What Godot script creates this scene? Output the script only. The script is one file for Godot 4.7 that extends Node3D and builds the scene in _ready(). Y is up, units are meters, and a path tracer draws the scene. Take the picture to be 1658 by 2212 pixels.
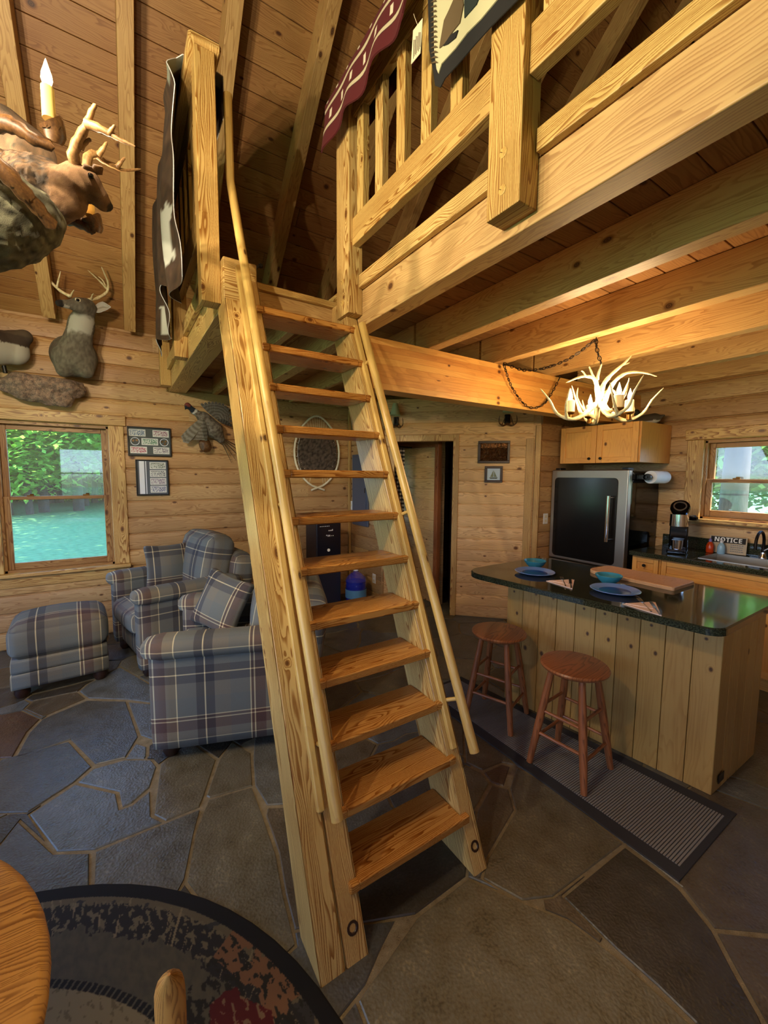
extends Node3D
# Log cabin interior: loft stair, sitting corner and kitchen. x runs along the window wall, -z towards it, y up, metres.
var M := {}
var rng := RandomNumberGenerator.new()
var cache := {}
var names := {}
const WZ := -4.85
const KX := 4.6
const LX := -3.4
const BZ := 3.0
const PITCH := 0.92
const EAVE := 2.97

func _ready() -> void:
	rng.seed = 7
	var cam := Camera3D.new()
	cam.name = "camera"
	cam.position = Vector3(0, 1.6, 0)
	cam.rotation_degrees = Vector3(-5.12, -32.88, 0.41)
	cam.fov = 102.62
	cam.near = 0.02
	cam.far = 300.0
	cam.current = true
	add_child(cam)
	var sky_material := ProceduralSkyMaterial.new()
	sky_material.sky_top_color = Color(0.42, 0.62, 0.9)
	sky_material.sky_horizon_color = Color(0.8, 0.9, 1.0)
	sky_material.ground_bottom_color = Color(0.2, 0.25, 0.15)
	sky_material.ground_horizon_color = Color(0.6, 0.7, 0.6)
	sky_material.energy_multiplier = 5.5
	var sky := Sky.new()
	sky.sky_material = sky_material
	var env := Environment.new()
	env.background_mode = Environment.BG_SKY
	env.sky = sky
	env.tonemap_mode = Environment.TONE_MAPPER_LINEAR
	env.tonemap_exposure = 1.75
	env.sdfgi_enabled = true
	env.ssao_enabled = true
	env.ssil_enabled = true
	var we := WorldEnvironment.new()
	we.name = "world"
	we.environment = env
	add_child(we)
	var sun := DirectionalLight3D.new()
	sun.name = "sun"
	sun.light_color = Color(1.0, 0.94, 0.84)
	sun.light_energy = 4.0
	sun.light_angular_distance = 0.6
	sun.shadow_enabled = true
	sun.basis = Basis.looking_at(Vector3(-0.35, -0.82, -0.45))
	add_child(sun)
	materials()
	shell()
	roof()
	floor_stones()
	loft()
	stairs()
	railings()
	bath_walls()
	windows()
	outdoors()
	kitchen()
	island()
	living()
	wall_things()
	chandeliers()
	dining()
	loft_things()

# ---------------------------------------------------------------- geometry collector
class G:
	var v := PackedVector3Array()
	var n := PackedVector3Array()
	var u := PackedVector2Array()
	var c := PackedColorArray()
	var col := Color(1, 1, 1)
	func tri(a: Vector3, b: Vector3, d: Vector3, na: Vector3, nb: Vector3, nd: Vector3, ua := Vector2.ZERO, ub := Vector2.ZERO, ud := Vector2.ZERO) -> void:
		var fn := (b - a).cross(d - a)
		if fn.dot(na + nb + nd) > 0.0:
			v.append_array([a, d, b]); n.append_array([na, nd, nb]); u.append_array([ua, ud, ub])
		else:
			v.append_array([a, b, d]); n.append_array([na, nb, nd]); u.append_array([ua, ub, ud])
		c.append_array([col, col, col])
	func quad(a: Vector3, b: Vector3, d: Vector3, e: Vector3, na: Vector3, nb: Vector3, nd: Vector3, ne: Vector3, ua: Vector2, ub: Vector2, ud: Vector2, ue: Vector2) -> void:
		tri(a, b, d, na, nb, nd, ua, ub, ud)
		tri(a, d, e, na, nd, ne, ua, ud, ue)
	func face(a: Vector3, b: Vector3, d: Vector3, e: Vector3, nn: Vector3, ua := Vector2.ZERO, ub := Vector2.ZERO, ud := Vector2.ZERO, ue := Vector2.ZERO) -> void:
		quad(a, b, d, e, nn, nn, nn, nn, ua, ub, ud, ue)
	func mesh() -> ArrayMesh:
		var arr := []
		arr.resize(Mesh.ARRAY_MAX)
		arr[Mesh.ARRAY_VERTEX] = v
		arr[Mesh.ARRAY_NORMAL] = n
		arr[Mesh.ARRAY_TEX_UV] = u
		arr[Mesh.ARRAY_COLOR] = c
		var m := ArrayMesh.new()
		m.add_surface_from_arrays(Mesh.PRIMITIVE_TRIANGLES, arr)
		return m

# chamfered box; grain axis 0..2 runs along texture u
func gbox(g: G, ctr: Vector3, size: Vector3, bas := Basis.IDENTITY, bev := 0.003, grain := 0, uvo := Vector2.ZERO) -> void:
	var h := size * 0.5
	bev = minf(bev, minf(h.x, minf(h.y, h.z)) * 0.6)
	var ax := [Vector3.RIGHT, Vector3.UP, Vector3.BACK]
	var uvf := func(p: Vector3, nax: int) -> Vector2:
		var q := p + h
		if nax == grain:
			return Vector2(q[(nax + 1) % 3] * 0.25, q[(nax + 2) % 3]) + uvo
		return Vector2(q[grain], q[3 - nax - grain] + h[nax] * (0.0 if p[nax] > 0 else 2.0)) + uvo
	for i in 3:
		var j := (i + 1) % 3
		var k := (i + 2) % 3
		for s in [-1.0, 1.0]:
			var q := []
			for t in [[-1, -1], [1, -1], [1, 1], [-1, 1]]:
				var p := Vector3.ZERO
				p[i] = s * h[i]
				p[j] = t[0] * (h[j] - bev)
				p[k] = t[1] * (h[k] - bev)
				q.append(p)
			var nn: Vector3 = bas * (ax[i] * s)
			g.face(ctr + bas * q[0], ctr + bas * q[1], ctr + bas * q[2], ctr + bas * q[3], nn, uvf.call(q[0], i), uvf.call(q[1], i), uvf.call(q[2], i), uvf.call(q[3], i))
	if bev <= 0.0:
		return
	for i in 3: # edges along axis i
		var j := (i + 1) % 3
		var k := (i + 2) % 3
		for sj in [-1.0, 1.0]:
			for sk in [-1.0, 1.0]:
				var q := []
				for t in [[-1, 0], [1, 0], [1, 1], [-1, 1]]:
					var p := Vector3.ZERO
					p[i] = t[0] * (h[i] - bev)
					p[j] = sj * (h[j] - (bev if t[1] == 1 else 0.0))
					p[k] = sk * (h[k] - (0.0 if t[1] == 1 else bev))
					q.append(p)
				var na: Vector3 = bas * (ax[j] * sj)
				var nb: Vector3 = bas * (ax[k] * sk)
				var nax := j if i != j and j != grain else k
				g.quad(ctr + bas * q[0], ctr + bas * q[1], ctr + bas * q[2], ctr + bas * q[3], na, na, nb, nb, uvf.call(q[0], nax), uvf.call(q[1], nax), uvf.call(q[2], nax), uvf.call(q[3], nax))
	for sx in [-1.0, 1.0]:
		for sy in [-1.0, 1.0]:
			for sz in [-1.0, 1.0]:
				var a := Vector3(sx * h.x, sy * (h.y - bev), sz * (h.z - bev))
				var b := Vector3(sx * (h.x - bev), sy * h.y, sz * (h.z - bev))
				var d := Vector3(sx * (h.x - bev), sy * (h.y - bev), sz * h.z)
				g.tri(ctr + bas * a, ctr + bas * b, ctr + bas * d, bas * Vector3(sx, 0, 0), bas * Vector3(0, sy, 0), bas * Vector3(0, 0, sz), uvo, uvo, uvo)

func gtube(g: G, pts: Array, rads: Array, sides := 8, cap := true, flat := 1.0) -> void:
	var m := pts.size()
	var t0: Vector3 = (pts[1] - pts[0]).normalized()
	var up := Vector3.UP if absf(t0.y) < 0.9 else Vector3.RIGHT
	var x := up.cross(t0).normalized()
	var rings := []
	var norms := []
	var len := 0.0
	var lens := []
	var tp := t0
	for i in m:
		var t: Vector3
		if i == 0:
			t = t0
		elif i == m - 1:
			t = (pts[i] - pts[i - 1]).normalized()
		else:
			t = ((pts[i + 1] - pts[i]).normalized() + (pts[i] - pts[i - 1]).normalized()).normalized()
		if i > 0:
			len += (pts[i] - pts[i - 1]).length()
		lens.append(len)
		x = (x - t * x.dot(t)).normalized()
		var y := t.cross(x)
		var r: float = rads[i] if i < rads.size() else rads[-1]
		var ring := []
		var nr := []
		for k in sides:
			var a := TAU * k / sides
			ring.append(pts[i] + (x * cos(a) + y * sin(a) * flat) * r)
			nr.append((x * cos(a) + y * sin(a) / flat).normalized())
		rings.append(ring)
		norms.append(nr)
		tp = t
	for i in m - 1:
		for k in sides:
			var k2 := (k + 1) % sides
			var va := float(k) / sides * 0.2
			var vb := float(k + 1) / sides * 0.2
			g.quad(rings[i][k], rings[i + 1][k], rings[i + 1][k2], rings[i][k2], norms[i][k], norms[i + 1][k], norms[i + 1][k2], norms[i][k2], Vector2(lens[i], va), Vector2(lens[i + 1], va), Vector2(lens[i + 1], vb), Vector2(lens[i], vb))
	if cap:
		for e in [0, m - 1]:
			var nn: Vector3 = -t0 if e == 0 else tp
			for k in range(1, sides - 1):
				g.tri(rings[e][0], rings[e][k], rings[e][k + 1], nn, nn, nn)

# profile: Array of Vector2(radius, height)
func glathe(g: G, prof: Array, sides := 24, xf := Transform3D.IDENTITY, crease := 0.7) -> void:
	var m := prof.size()
	var segn := []
	for i in m - 1:
		var d: Vector2 = prof[i + 1] - prof[i]
		segn.append(Vector2(d.y, -d.x).normalized())
	var len := 0.0
	for i in m - 1:
		var n0: Vector2 = segn[i]
		var n1: Vector2 = segn[i]
		if i > 0 and segn[i].dot(segn[i - 1]) > crease:
			n0 = (segn[i] + segn[i - 1]).normalized()
		if i < m - 2 and segn[i].dot(segn[i + 1]) > crease:
			n1 = (segn[i] + segn[i + 1]).normalized()
		var l2: float = len + prof[i].distance_to(prof[i + 1])
		for k in sides:
			var a := TAU * k / sides
			var b := TAU * (k + 1) / sides
			var ca := Vector3(cos(a), 0, sin(a))
			var cb := Vector3(cos(b), 0, sin(b))
			var y := Vector3.UP
			var p0: Vector3 = ca * prof[i].x + y * prof[i].y
			var p1: Vector3 = ca * prof[i + 1].x + y * prof[i + 1].y
			var p2: Vector3 = cb * prof[i + 1].x + y * prof[i + 1].y
			var p3: Vector3 = cb * prof[i].x + y * prof[i].y
			var ua := float(k) / sides
			var ub := float(k + 1) / sides
			var bb := xf.basis
			g.quad(xf * p0, xf * p1, xf * p2, xf * p3, bb * (ca * n0.x + y * n0.y), bb * (ca * n1.x + y * n1.y), bb * (cb * n1.x + y * n1.y), bb * (cb * n0.x + y * n0.y), Vector2(ua, len), Vector2(ua, l2), Vector2(ub, l2), Vector2(ub, len))
		len = l2

# polygon in the local xy plane extruded along z from 0 to depth
func gprism(g: G, poly: PackedVector2Array, depth: float, xf := Transform3D.IDENTITY, bev := 0.0, uvo := Vector2.ZERO) -> void:
	var top := poly
	if bev > 0.0:
		var off := Geometry2D.offset_polygon(poly, -bev, Geometry2D.JOIN_MITER)
		if off.size() > 0 and off[0].size() == poly.size():
			top = off[0]
			var best := 0
			for s in top.size():
				if top[s].distance_to(poly[0]) < top[best].distance_to(poly[0]):
					best = s
			var rot := PackedVector2Array()
			for s in top.size():
				rot.append(top[(best + s) % top.size()])
			top = rot
		else:
			bev = 0.0
	var b := xf.basis
	var idx := Geometry2D.triangulate_polygon(top)
	for i in range(0, idx.size(), 3):
		var q := [top[idx[i]], top[idx[i + 1]], top[idx[i + 2]]]
		g.tri(xf * Vector3(q[0].x, q[0].y, depth), xf * Vector3(q[1].x, q[1].y, depth), xf * Vector3(q[2].x, q[2].y, depth), b.z, b.z, b.z, q[0] + uvo, q[1] + uvo, q[2] + uvo)
	idx = Geometry2D.triangulate_polygon(poly)
	for i in range(0, idx.size(), 3):
		var q := [poly[idx[i]], poly[idx[i + 1]], poly[idx[i + 2]]]
		g.tri(xf * Vector3(q[0].x, q[0].y, 0), xf * Vector3(q[1].x, q[1].y, 0), xf * Vector3(q[2].x, q[2].y, 0), -b.z, -b.z, -b.z, q[0] + uvo, q[1] + uvo, q[2] + uvo)
	var ccw := not Geometry2D.is_polygon_clockwise(poly)
	for i in poly.size():
		var p := poly[i]
		var q := poly[(i + 1) % poly.size()]
		var d := (q - p).normalized()
		var n2 := Vector2(d.y, -d.x) if ccw else Vector2(-d.y, d.x)
		var nn := b * Vector3(n2.x, n2.y, 0)
		var l := p.distance_to(q)
		g.face(xf * Vector3(p.x, p.y, 0), xf * Vector3(q.x, q.y, 0), xf * Vector3(q.x, q.y, depth - bev), xf * Vector3(p.x, p.y, depth - bev), nn, uvo, uvo + Vector2(l, 0), uvo + Vector2(l, depth), uvo + Vector2(0, depth))
		if bev > 0.0:
			var pt := top[i]
			var qt := top[(i + 1) % poly.size()]
			var ns := (nn + b.z).normalized()
			g.face(xf * Vector3(p.x, p.y, depth - bev), xf * Vector3(q.x, q.y, depth - bev), xf * Vector3(qt.x, qt.y, depth), xf * Vector3(pt.x, pt.y, depth), ns, p + uvo, q + uvo, qt + uvo, pt + uvo)

# smooth sheet from a function of (u, v); thick adds a back side
func ggrid(g: G, nu: int, nv: int, f: Callable, thick := 0.0, uvs := Vector2.ONE, colf = null) -> void:
	var p := []
	for i in nu + 1:
		for j in nv + 1:
			p.append(f.call(float(i) / nu, float(j) / nv))
	var nr := []
	for i in nu + 1:
		for j in nv + 1:
			var du: Vector3 = p[mini(i + 1, nu) * (nv + 1) + j] - p[maxi(i - 1, 0) * (nv + 1) + j]
			var dv: Vector3 = p[i * (nv + 1) + mini(j + 1, nv)] - p[i * (nv + 1) + maxi(j - 1, 0)]
			nr.append(du.cross(dv).normalized())
	var w := nv + 1
	for side in ([1.0, -1.0] if thick > 0.0 else [1.0]):
		var o: float = thick * 0.5 * side
		for i in nu:
			for j in nv:
				var k := [i * w + j, (i + 1) * w + j, (i + 1) * w + j + 1, i * w + j + 1]
				var q := []
				for kk in k:
					q.append(p[kk] + nr[kk] * o)
				var at := g.v.size()
				g.quad(q[0], q[1], q[2], q[3], nr[k[0]] * side, nr[k[1]] * side, nr[k[2]] * side, nr[k[3]] * side, Vector2(float(i) / nu, float(j) / nv) * uvs, Vector2(float(i + 1) / nu, float(j) / nv) * uvs, Vector2(float(i + 1) / nu, float(j + 1) / nv) * uvs, Vector2(float(i) / nu, float(j + 1) / nv) * uvs)
				if colf != null:
					var cc := [colf.call(float(i) / nu, float(j) / nv, side), colf.call(float(i + 1) / nu, float(j) / nv, side), colf.call(float(i + 1) / nu, float(j + 1) / nv, side), colf.call(float(i) / nu, float(j + 1) / nv, side)]
					for s in range(at, g.v.size()):
						for t in 4:
							if g.v[s] == q[t]:
								g.c[s] = cc[t]
	if thick > 0.0:
		var rim := []
		for i in nu + 1: rim.append(i * w)
		for j in range(1, nv + 1): rim.append(nu * w + j)
		for i in range(nu - 1, -1, -1): rim.append(i * w + nv)
		for j in range(nv - 1, 0, -1): rim.append(j)
		for s in rim.size():
			var a: int = rim[s]
			var b: int = rim[(s + 1) % rim.size()]
			var h := thick * 0.5
			var nn: Vector3 = (p[b] - p[a]).cross(nr[a]).normalized()
			g.face(p[a] - nr[a] * h, p[b] - nr[b] * h, p[b] + nr[b] * h, p[a] + nr[a] * h, nn)
	g.col = Color(1, 1, 1)

# soft cushion: rounded box with puffed faces; shape function may bend it
func gcushion(g: G, size: Vector3, rad: float, puff: Vector3, div := 8, xf := Transform3D.IDENTITY, bend = null) -> void:
	var h := size * 0.5
	var inner := Vector3(maxf(h.x - rad, 0.001), maxf(h.y - rad, 0.001), maxf(h.z - rad, 0.001))
	var pos := func(c: Vector3) -> Vector3:
		var q := Vector3(c.x * h.x, c.y * h.y, c.z * h.z)
		var k := q.clamp(-inner, inner)
		var d := q - k
		if d.length() > 0.0:
			var m := maxf(absf(d.x), maxf(absf(d.y), absf(d.z)))
			d = d.normalized() * m
		var r := k + d
		var fx := (1.0 - c.y * c.y) * (1.0 - c.z * c.z)
		var fy := (1.0 - c.x * c.x) * (1.0 - c.z * c.z)
		var fz := (1.0 - c.x * c.x) * (1.0 - c.y * c.y)
		r += Vector3(c.x * fx * puff.x, c.y * fy * puff.y, c.z * fz * puff.z)
		if bend != null:
			r = bend.call(r)
		return xf * r
	for i in 3:
		var j := (i + 1) % 3
		var k := (i + 2) % 3
		for s in [-1.0, 1.0]:
			var grid := []
			var nrm := []
			for a in div + 1:
				for b in div + 1:
					var c := Vector3.ZERO
					c[i] = s
					c[j] = lerpf(-1, 1, float(a) / div)
					c[k] = lerpf(-1, 1, float(b) / div)
					var e := 0.02
					var p0: Vector3 = pos.call(c)
					grid.append(p0)
					var ca := c
					var cb := c
					ca[j] += e if c[j] < 1.0 - e else -e
					cb[k] += e if c[k] < 1.0 - e else -e
					var da: Vector3 = (pos.call(ca) - p0) * (1.0 if c[j] < 1.0 - e else -1.0)
					var db: Vector3 = (pos.call(cb) - p0) * (1.0 if c[k] < 1.0 - e else -1.0)
					var nn: Vector3 = da.cross(db) * s
					# on the rim use the diagonal so that faces join softly
					var rim := 0
					for t in 3:
						if absf(c[t]) > 0.999:
							rim += 1
					if rim > 1:
						var dg := Vector3.ZERO
						for t in 3:
							if absf(c[t]) > 0.999:
								dg[t] = signf(c[t])
						nn = xf.basis * dg
					nrm.append(nn.normalized())
			for a in div:
				for b in div:
					var q := [a * (div + 1) + b, (a + 1) * (div + 1) + b, (a + 1) * (div + 1) + b + 1, a * (div + 1) + b + 1]
					g.quad(grid[q[0]], grid[q[1]], grid[q[2]], grid[q[3]], nrm[q[0]], nrm[q[1]], nrm[q[2]], nrm[q[3]], Vector2.ZERO, Vector2.ZERO, Vector2.ZERO, Vector2.ZERO)

# surface nets of tapered capsules joined with a smooth minimum. bones: [a, b, ra, rb, (k)], colour per vertex from colf(pos)
func gnets(g: G, bones: Array, cell: float, blend := 0.02, colf = null, extra = null) -> void:
	var cells := {}
	var field := {}
	var inv := 1.0 / cell
	var eval := func(p: Vector3) -> float:
		var d := 1e3
		for b in bones:
			var pa: Vector3 = p - b[0]
			var ba: Vector3 = b[1] - b[0]
			var t := clampf(pa.dot(ba) / maxf(ba.length_squared(), 1e-9), 0.0, 1.0)
			var dd: float = (pa - ba * t).length() - lerpf(b[2], b[3], t)
			var kk: float = b[4] if b.size() > 4 else blend
			if d > 500.0:
				d = dd
			else:
				var hh := clampf(0.5 + 0.5 * (d - dd) / kk, 0.0, 1.0)
				d = lerpf(d, dd, hh) - kk * hh * (1.0 - hh)
		if extra != null:
			d = extra.call(p, d)
		return d
	var todo := {}
	for b in bones:
		var r: float = maxf(b[2], b[3]) + cell * 2.0 + blend * 0.6
		var lo: Vector3 = (Vector3(minf(b[0].x, b[1].x), minf(b[0].y, b[1].y), minf(b[0].z, b[1].z)) - Vector3.ONE * r) * inv
		var hi: Vector3 = (Vector3(maxf(b[0].x, b[1].x), maxf(b[0].y, b[1].y), maxf(b[0].z, b[1].z)) + Vector3.ONE * r) * inv
		for i in range(floori(lo.x), ceili(hi.x) + 1):
			for j in range(floori(lo.y), ceili(hi.y) + 1):
				for k in range(floori(lo.z), ceili(hi.z) + 1):
					var p := Vector3(i, j, k) * cell
					var pa: Vector3 = p - b[0]
					var ba: Vector3 = b[1] - b[0]
					var t := clampf(pa.dot(ba) / maxf(ba.length_squared(), 1e-9), 0.0, 1.0)
					var dd: float = absf((pa - ba * t).length() - lerpf(b[2], b[3], t))
					if dd < cell * 2.0 + blend * 0.6:
						todo[Vector3i(i, j, k)] = true
	for key in todo:
		field[key] = eval.call(Vector3(key) * cell)
	var vert := {}
	var off := [Vector3i(0, 0, 0), Vector3i(1, 0, 0), Vector3i(0, 1, 0), Vector3i(1, 1, 0), Vector3i(0, 0, 1), Vector3i(1, 0, 1), Vector3i(0, 1, 1), Vector3i(1, 1, 1)]
	var edges := [[0, 1], [2, 3], [4, 5], [6, 7], [0, 2], [1, 3], [4, 6], [5, 7], [0, 4], [1, 5], [2, 6], [3, 7]]
	for key in todo:
		var f := []
		var ok := true
		var neg := 0
		for o in off:
			if not field.has(key + o):
				ok = false
				break
			var val: float = field[key + o]
			f.append(val)
			if val < 0.0:
				neg += 1
		if not ok or neg == 0 or neg == 8:
			continue
		var acc := Vector3.ZERO
		var cnt := 0
		for e in edges:
			var fa: float = f[e[0]]
			var fb: float = f[e[1]]
			if (fa < 0.0) != (fb < 0.0):
				acc += Vector3(off[e[0]]).lerp(Vector3(off[e[1]]), fa / (fa - fb))
				cnt += 1
		var p := (Vector3(key) + acc / cnt) * cell
		var e := cell * 0.5
		var f0: float = eval.call(p)
		var nn := Vector3(eval.call(p + Vector3(e, 0, 0)) - f0, eval.call(p + Vector3(0, e, 0)) - f0, eval.call(p + Vector3(0, 0, e)) - f0).normalized()
		vert[key] = [p, nn, colf.call(p, nn) if colf != null else g.col]
	for key in todo:
		for ax in 3:
			var d := Vector3i.ZERO
			d[ax] = 1
			if not field.has(key + d):
				continue
			if (field[key] < 0.0) == (field[key + d] < 0.0):
				continue
			var a := Vector3i.ZERO
			var b := Vector3i.ZERO
			a[(ax + 1) % 3] = -1
			b[(ax + 2) % 3] = -1
			var q := [key, key + a, key + a + b, key + b]
			var good := true
			for k in q:
				if not vert.has(k):
					good = false
			if not good:
				continue
			var w := [vert[q[0]], vert[q[1]], vert[q[2]], vert[q[3]]]
			var start := g.v.size()
			g.quad(w[0][0], w[1][0], w[2][0], w[3][0], w[0][1], w[1][1], w[2][1], w[3][1], Vector2(w[0][0].x, w[0][0].y), Vector2(w[1][0].x, w[1][0].y), Vector2(w[2][0].x, w[2][0].y), Vector2(w[3][0].x, w[3][0].y))
			for s in range(start, g.v.size()):
				for t in w:
					if g.v[s] == t[0]:
						g.c[s] = t[2]

# ---------------------------------------------------------------- nodes
func uname(s: String) -> String:
	names[s] = names.get(s, -1) + 1
	return s if names[s] == 0 else "%s_%03d" % [s, names[s]]

func mi(parent: Node3D, called: String, m: Variant, mat: Material, at := Vector3.ZERO) -> MeshInstance3D:
	var o := MeshInstance3D.new()
	o.mesh = m.mesh() if m is G else m
	o.name = uname(called) if parent == self else called
	o.material_override = mat
	o.position = at
	o.cast_shadow = GeometryInstance3D.SHADOW_CASTING_SETTING_ON
	parent.add_child(o, true)
	return o

func thing(called: String, label: String, category: String, at := Vector3.ZERO, turn := 0.0, group := "") -> Node3D:
	var o := Node3D.new()
	o.name = uname(called)
	add_child(o)
	o.position = at
	o.rotation.y = turn
	return tag(o, label, category, group)

func tag(o: Node3D, label: String, category: String, group := "") -> Node3D:
	o.set_meta("label", label)
	o.set_meta("category", category)
	if group:
		o.set_meta("group", group)
	return o

func shellpart(called: String, label: String) -> Node3D:
	var o := Node3D.new()
	o.name = uname(called)
	add_child(o)
	o.set_meta("kind", "structure")
	o.set_meta("label", label)
	o.set_meta("category", called.split("_")[0])
	return o

# shared chamfered board mesh, a few grain variants of each size
func bmesh(size: Vector3, grain: int, bev := 0.003) -> ArrayMesh:
	var variant := rng.randi() % 5
	var key := "%d_%d_%d_%d_%d_%d" % [roundi(size.x * 1000), roundi(size.y * 1000), roundi(size.z * 1000), grain, variant, roundi(bev * 10000)]
	if not cache.has(key):
		var g := G.new()
		gbox(g, Vector3.ZERO, size, Basis.IDENTITY, bev, grain, Vector2(rng.randf() * 3.0, rng.randf() * 2.0))
		cache[key] = g.mesh()
	return cache[key]

# board between two corners
func bd(parent: Node3D, called: String, lo: Vector3, hi: Vector3, mat: Variant, grain := 0, bev := 0.003) -> MeshInstance3D:
	var m: Material = M[mat][rng.randi() % M[mat].size()] if mat is String and M[mat] is Array else (M[mat] if mat is String else mat)
	return mi(parent, called, bmesh(hi - lo, grain, bev), m, (lo + hi) * 0.5)

func pick(s: String) -> Material:
	return M[s][rng.randi() % M[s].size()] if M[s] is Array else M[s]

# ---------------------------------------------------------------- materials
func nbytes(sd: int, freq: float, w: int, h: int, ow: int, oh: int, oct := 3) -> PackedByteArray:
	var n := FastNoiseLite.new()
	n.seed = sd
	n.frequency = freq
	n.noise_type = FastNoiseLite.TYPE_SIMPLEX_SMOOTH
	n.fractal_octaves = oct
	var im := n.get_seamless_image(w, h)
	im.convert(Image.FORMAT_L8)
	if ow != w or oh != h:
		im.resize(ow, oh, Image.INTERPOLATE_CUBIC)
	return im.get_data()

func tex(w: int, h: int, data: PackedByteArray) -> ImageTexture:
	return ImageTexture.create_from_image(Image.create_from_data(w, h, false, Image.FORMAT_RGB8, data))

# flat-sawn softwood: u = 1.6 m along the grain, v = 0.4 m across
func wood_tex(sd: int, light: Color, dark: Color, rings: float, contrast: float, knots: int, knot_col: Color, ksize := 1.0, bend := 9.0) -> ImageTexture:
	var w := 1024
	var h := 384
	var warp := nbytes(sd, 0.02, 96, 192, w, h, 3)
	var fine := nbytes(sd + 1, 0.06, 48, h, w, h, 3)
	var slow := nbytes(sd + 2, 0.02, 128, 64, w, h, 2)
	var r := RandomNumberGenerator.new()
	r.seed = sd
	var ks := []
	for i in knots:
		ks.append([r.randf() * w, r.randf() * h, r.randf_range(0.5, 1.0) * 13.0 * ksize, r.randf_range(0.7, 1.7)])
	var data := PackedByteArray()
	data.resize(w * h * 3)
	var at := 0
	for y in h:
		var v := float(y) / h
		var base := 0.5 * (1.0 - cos(TAU * v)) * rings
		for x in w:
			var k := y * w + x
			var f := base + (warp[k] / 255.0 - 0.5) * bend + 1.2 * sin(TAU * x / w)
			var kn := 0.0
			var kd := 9.0
			for q in ks:
				var dx: float = absf(x - q[0])
				if dx > w * 0.5: dx = w - dx
				var dy: float = absf(y - q[1])
				if dy > h * 0.5: dy = h - dy
				if dx < q[2] * 9.0 and dy < q[2] * 4.0:
					var d: float = sqrt((dx / q[3]) * (dx / q[3]) + dy * dy) / q[2]
					f += 3.0 * exp(-d * d * 0.35)
					kd = minf(kd, d)
			var t := f - floorf(f)
			var late := smoothstep(0.35, 0.95, t) * (1.0 - smoothstep(0.95, 1.0, t))
			var m := late * contrast + (fine[k] / 255.0 - 0.5) * 0.35 + (slow[k] / 255.0 - 0.5) * 0.35
			var c := light.lerp(dark, clampf(m, 0.0, 1.0))
			if kd < 1.6:
				kn = 1.0 - smoothstep(0.55, 1.15, kd)
				c = c.lerp(dark, 0.6 * (1.0 - smoothstep(1.0, 1.6, kd)))
				c = c.lerp(knot_col, kn * (0.75 + 0.25 * sin(kd * 14.0)))
			data[at] = int(clampf(c.r, 0, 1) * 255.0)
			data[at + 1] = int(clampf(c.g, 0, 1) * 255.0)
			data[at + 2] = int(clampf(c.b, 0, 1) * 255.0)
			at += 3
	return tex(w, h, data)

# mix of colours by layered noise
func blotch_tex(sd: int, size: int, cols: Array, f1: float, f2: float, mix2 := 0.4, sharp := 1.0) -> ImageTexture:
	var a := nbytes(sd, f1, size, size, size, size, 4)
	var b := nbytes(sd + 5, f2, size, size, size, size, 2)
	var data := PackedByteArray()
	data.resize(size * size * 3)
	var m := cols.size() - 1
	for k in size * size:
		var t := clampf(((a[k] / 255.0 - 0.5) * (1.0 - mix2) + (b[k] / 255.0 - 0.5) * mix2) * sharp + 0.5, 0.0, 0.9999) * m
		var i := int(t)
		var c: Color = cols[i].lerp(cols[i + 1], t - i)
		data[k * 3] = int(c.r * 255.0)
		data[k * 3 + 1] = int(c.g * 255.0)
		data[k * 3 + 2] = int(c.b * 255.0)
	return tex(size, size, data)

func std(t: Texture2D, tint: Color, rough: float, scale := Vector3.ONE, tri := 0) -> StandardMaterial3D:
	var m := StandardMaterial3D.new()
	m.albedo_color = tint
	m.albedo_texture = t
	m.roughness = rough
	m.uv1_scale = scale
	if tri > 0:
		m.uv1_triplanar = true
		m.uv1_world_triplanar = tri == 2
		m.uv1_triplanar_sharpness = 6.0
	return m

func flat(c: Color, rough := 0.6, metal := 0.0) -> StandardMaterial3D:
	var m := StandardMaterial3D.new()
	m.albedo_color = c
	m.roughness = rough
	m.metallic = metal
	return m

func woods(called: String, t: Texture2D, rough: float, tints: Array) -> void:
	var list := []
	for c in tints:
		list.append(std(t, c, rough, Vector3(1.0 / 1.6, 1.0 / 0.4, 1)))
	M[called] = list

func tone(a: float, b := 1.0, c := 1.0) -> Color:
	return Color(a, a * b, a * c)

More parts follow.
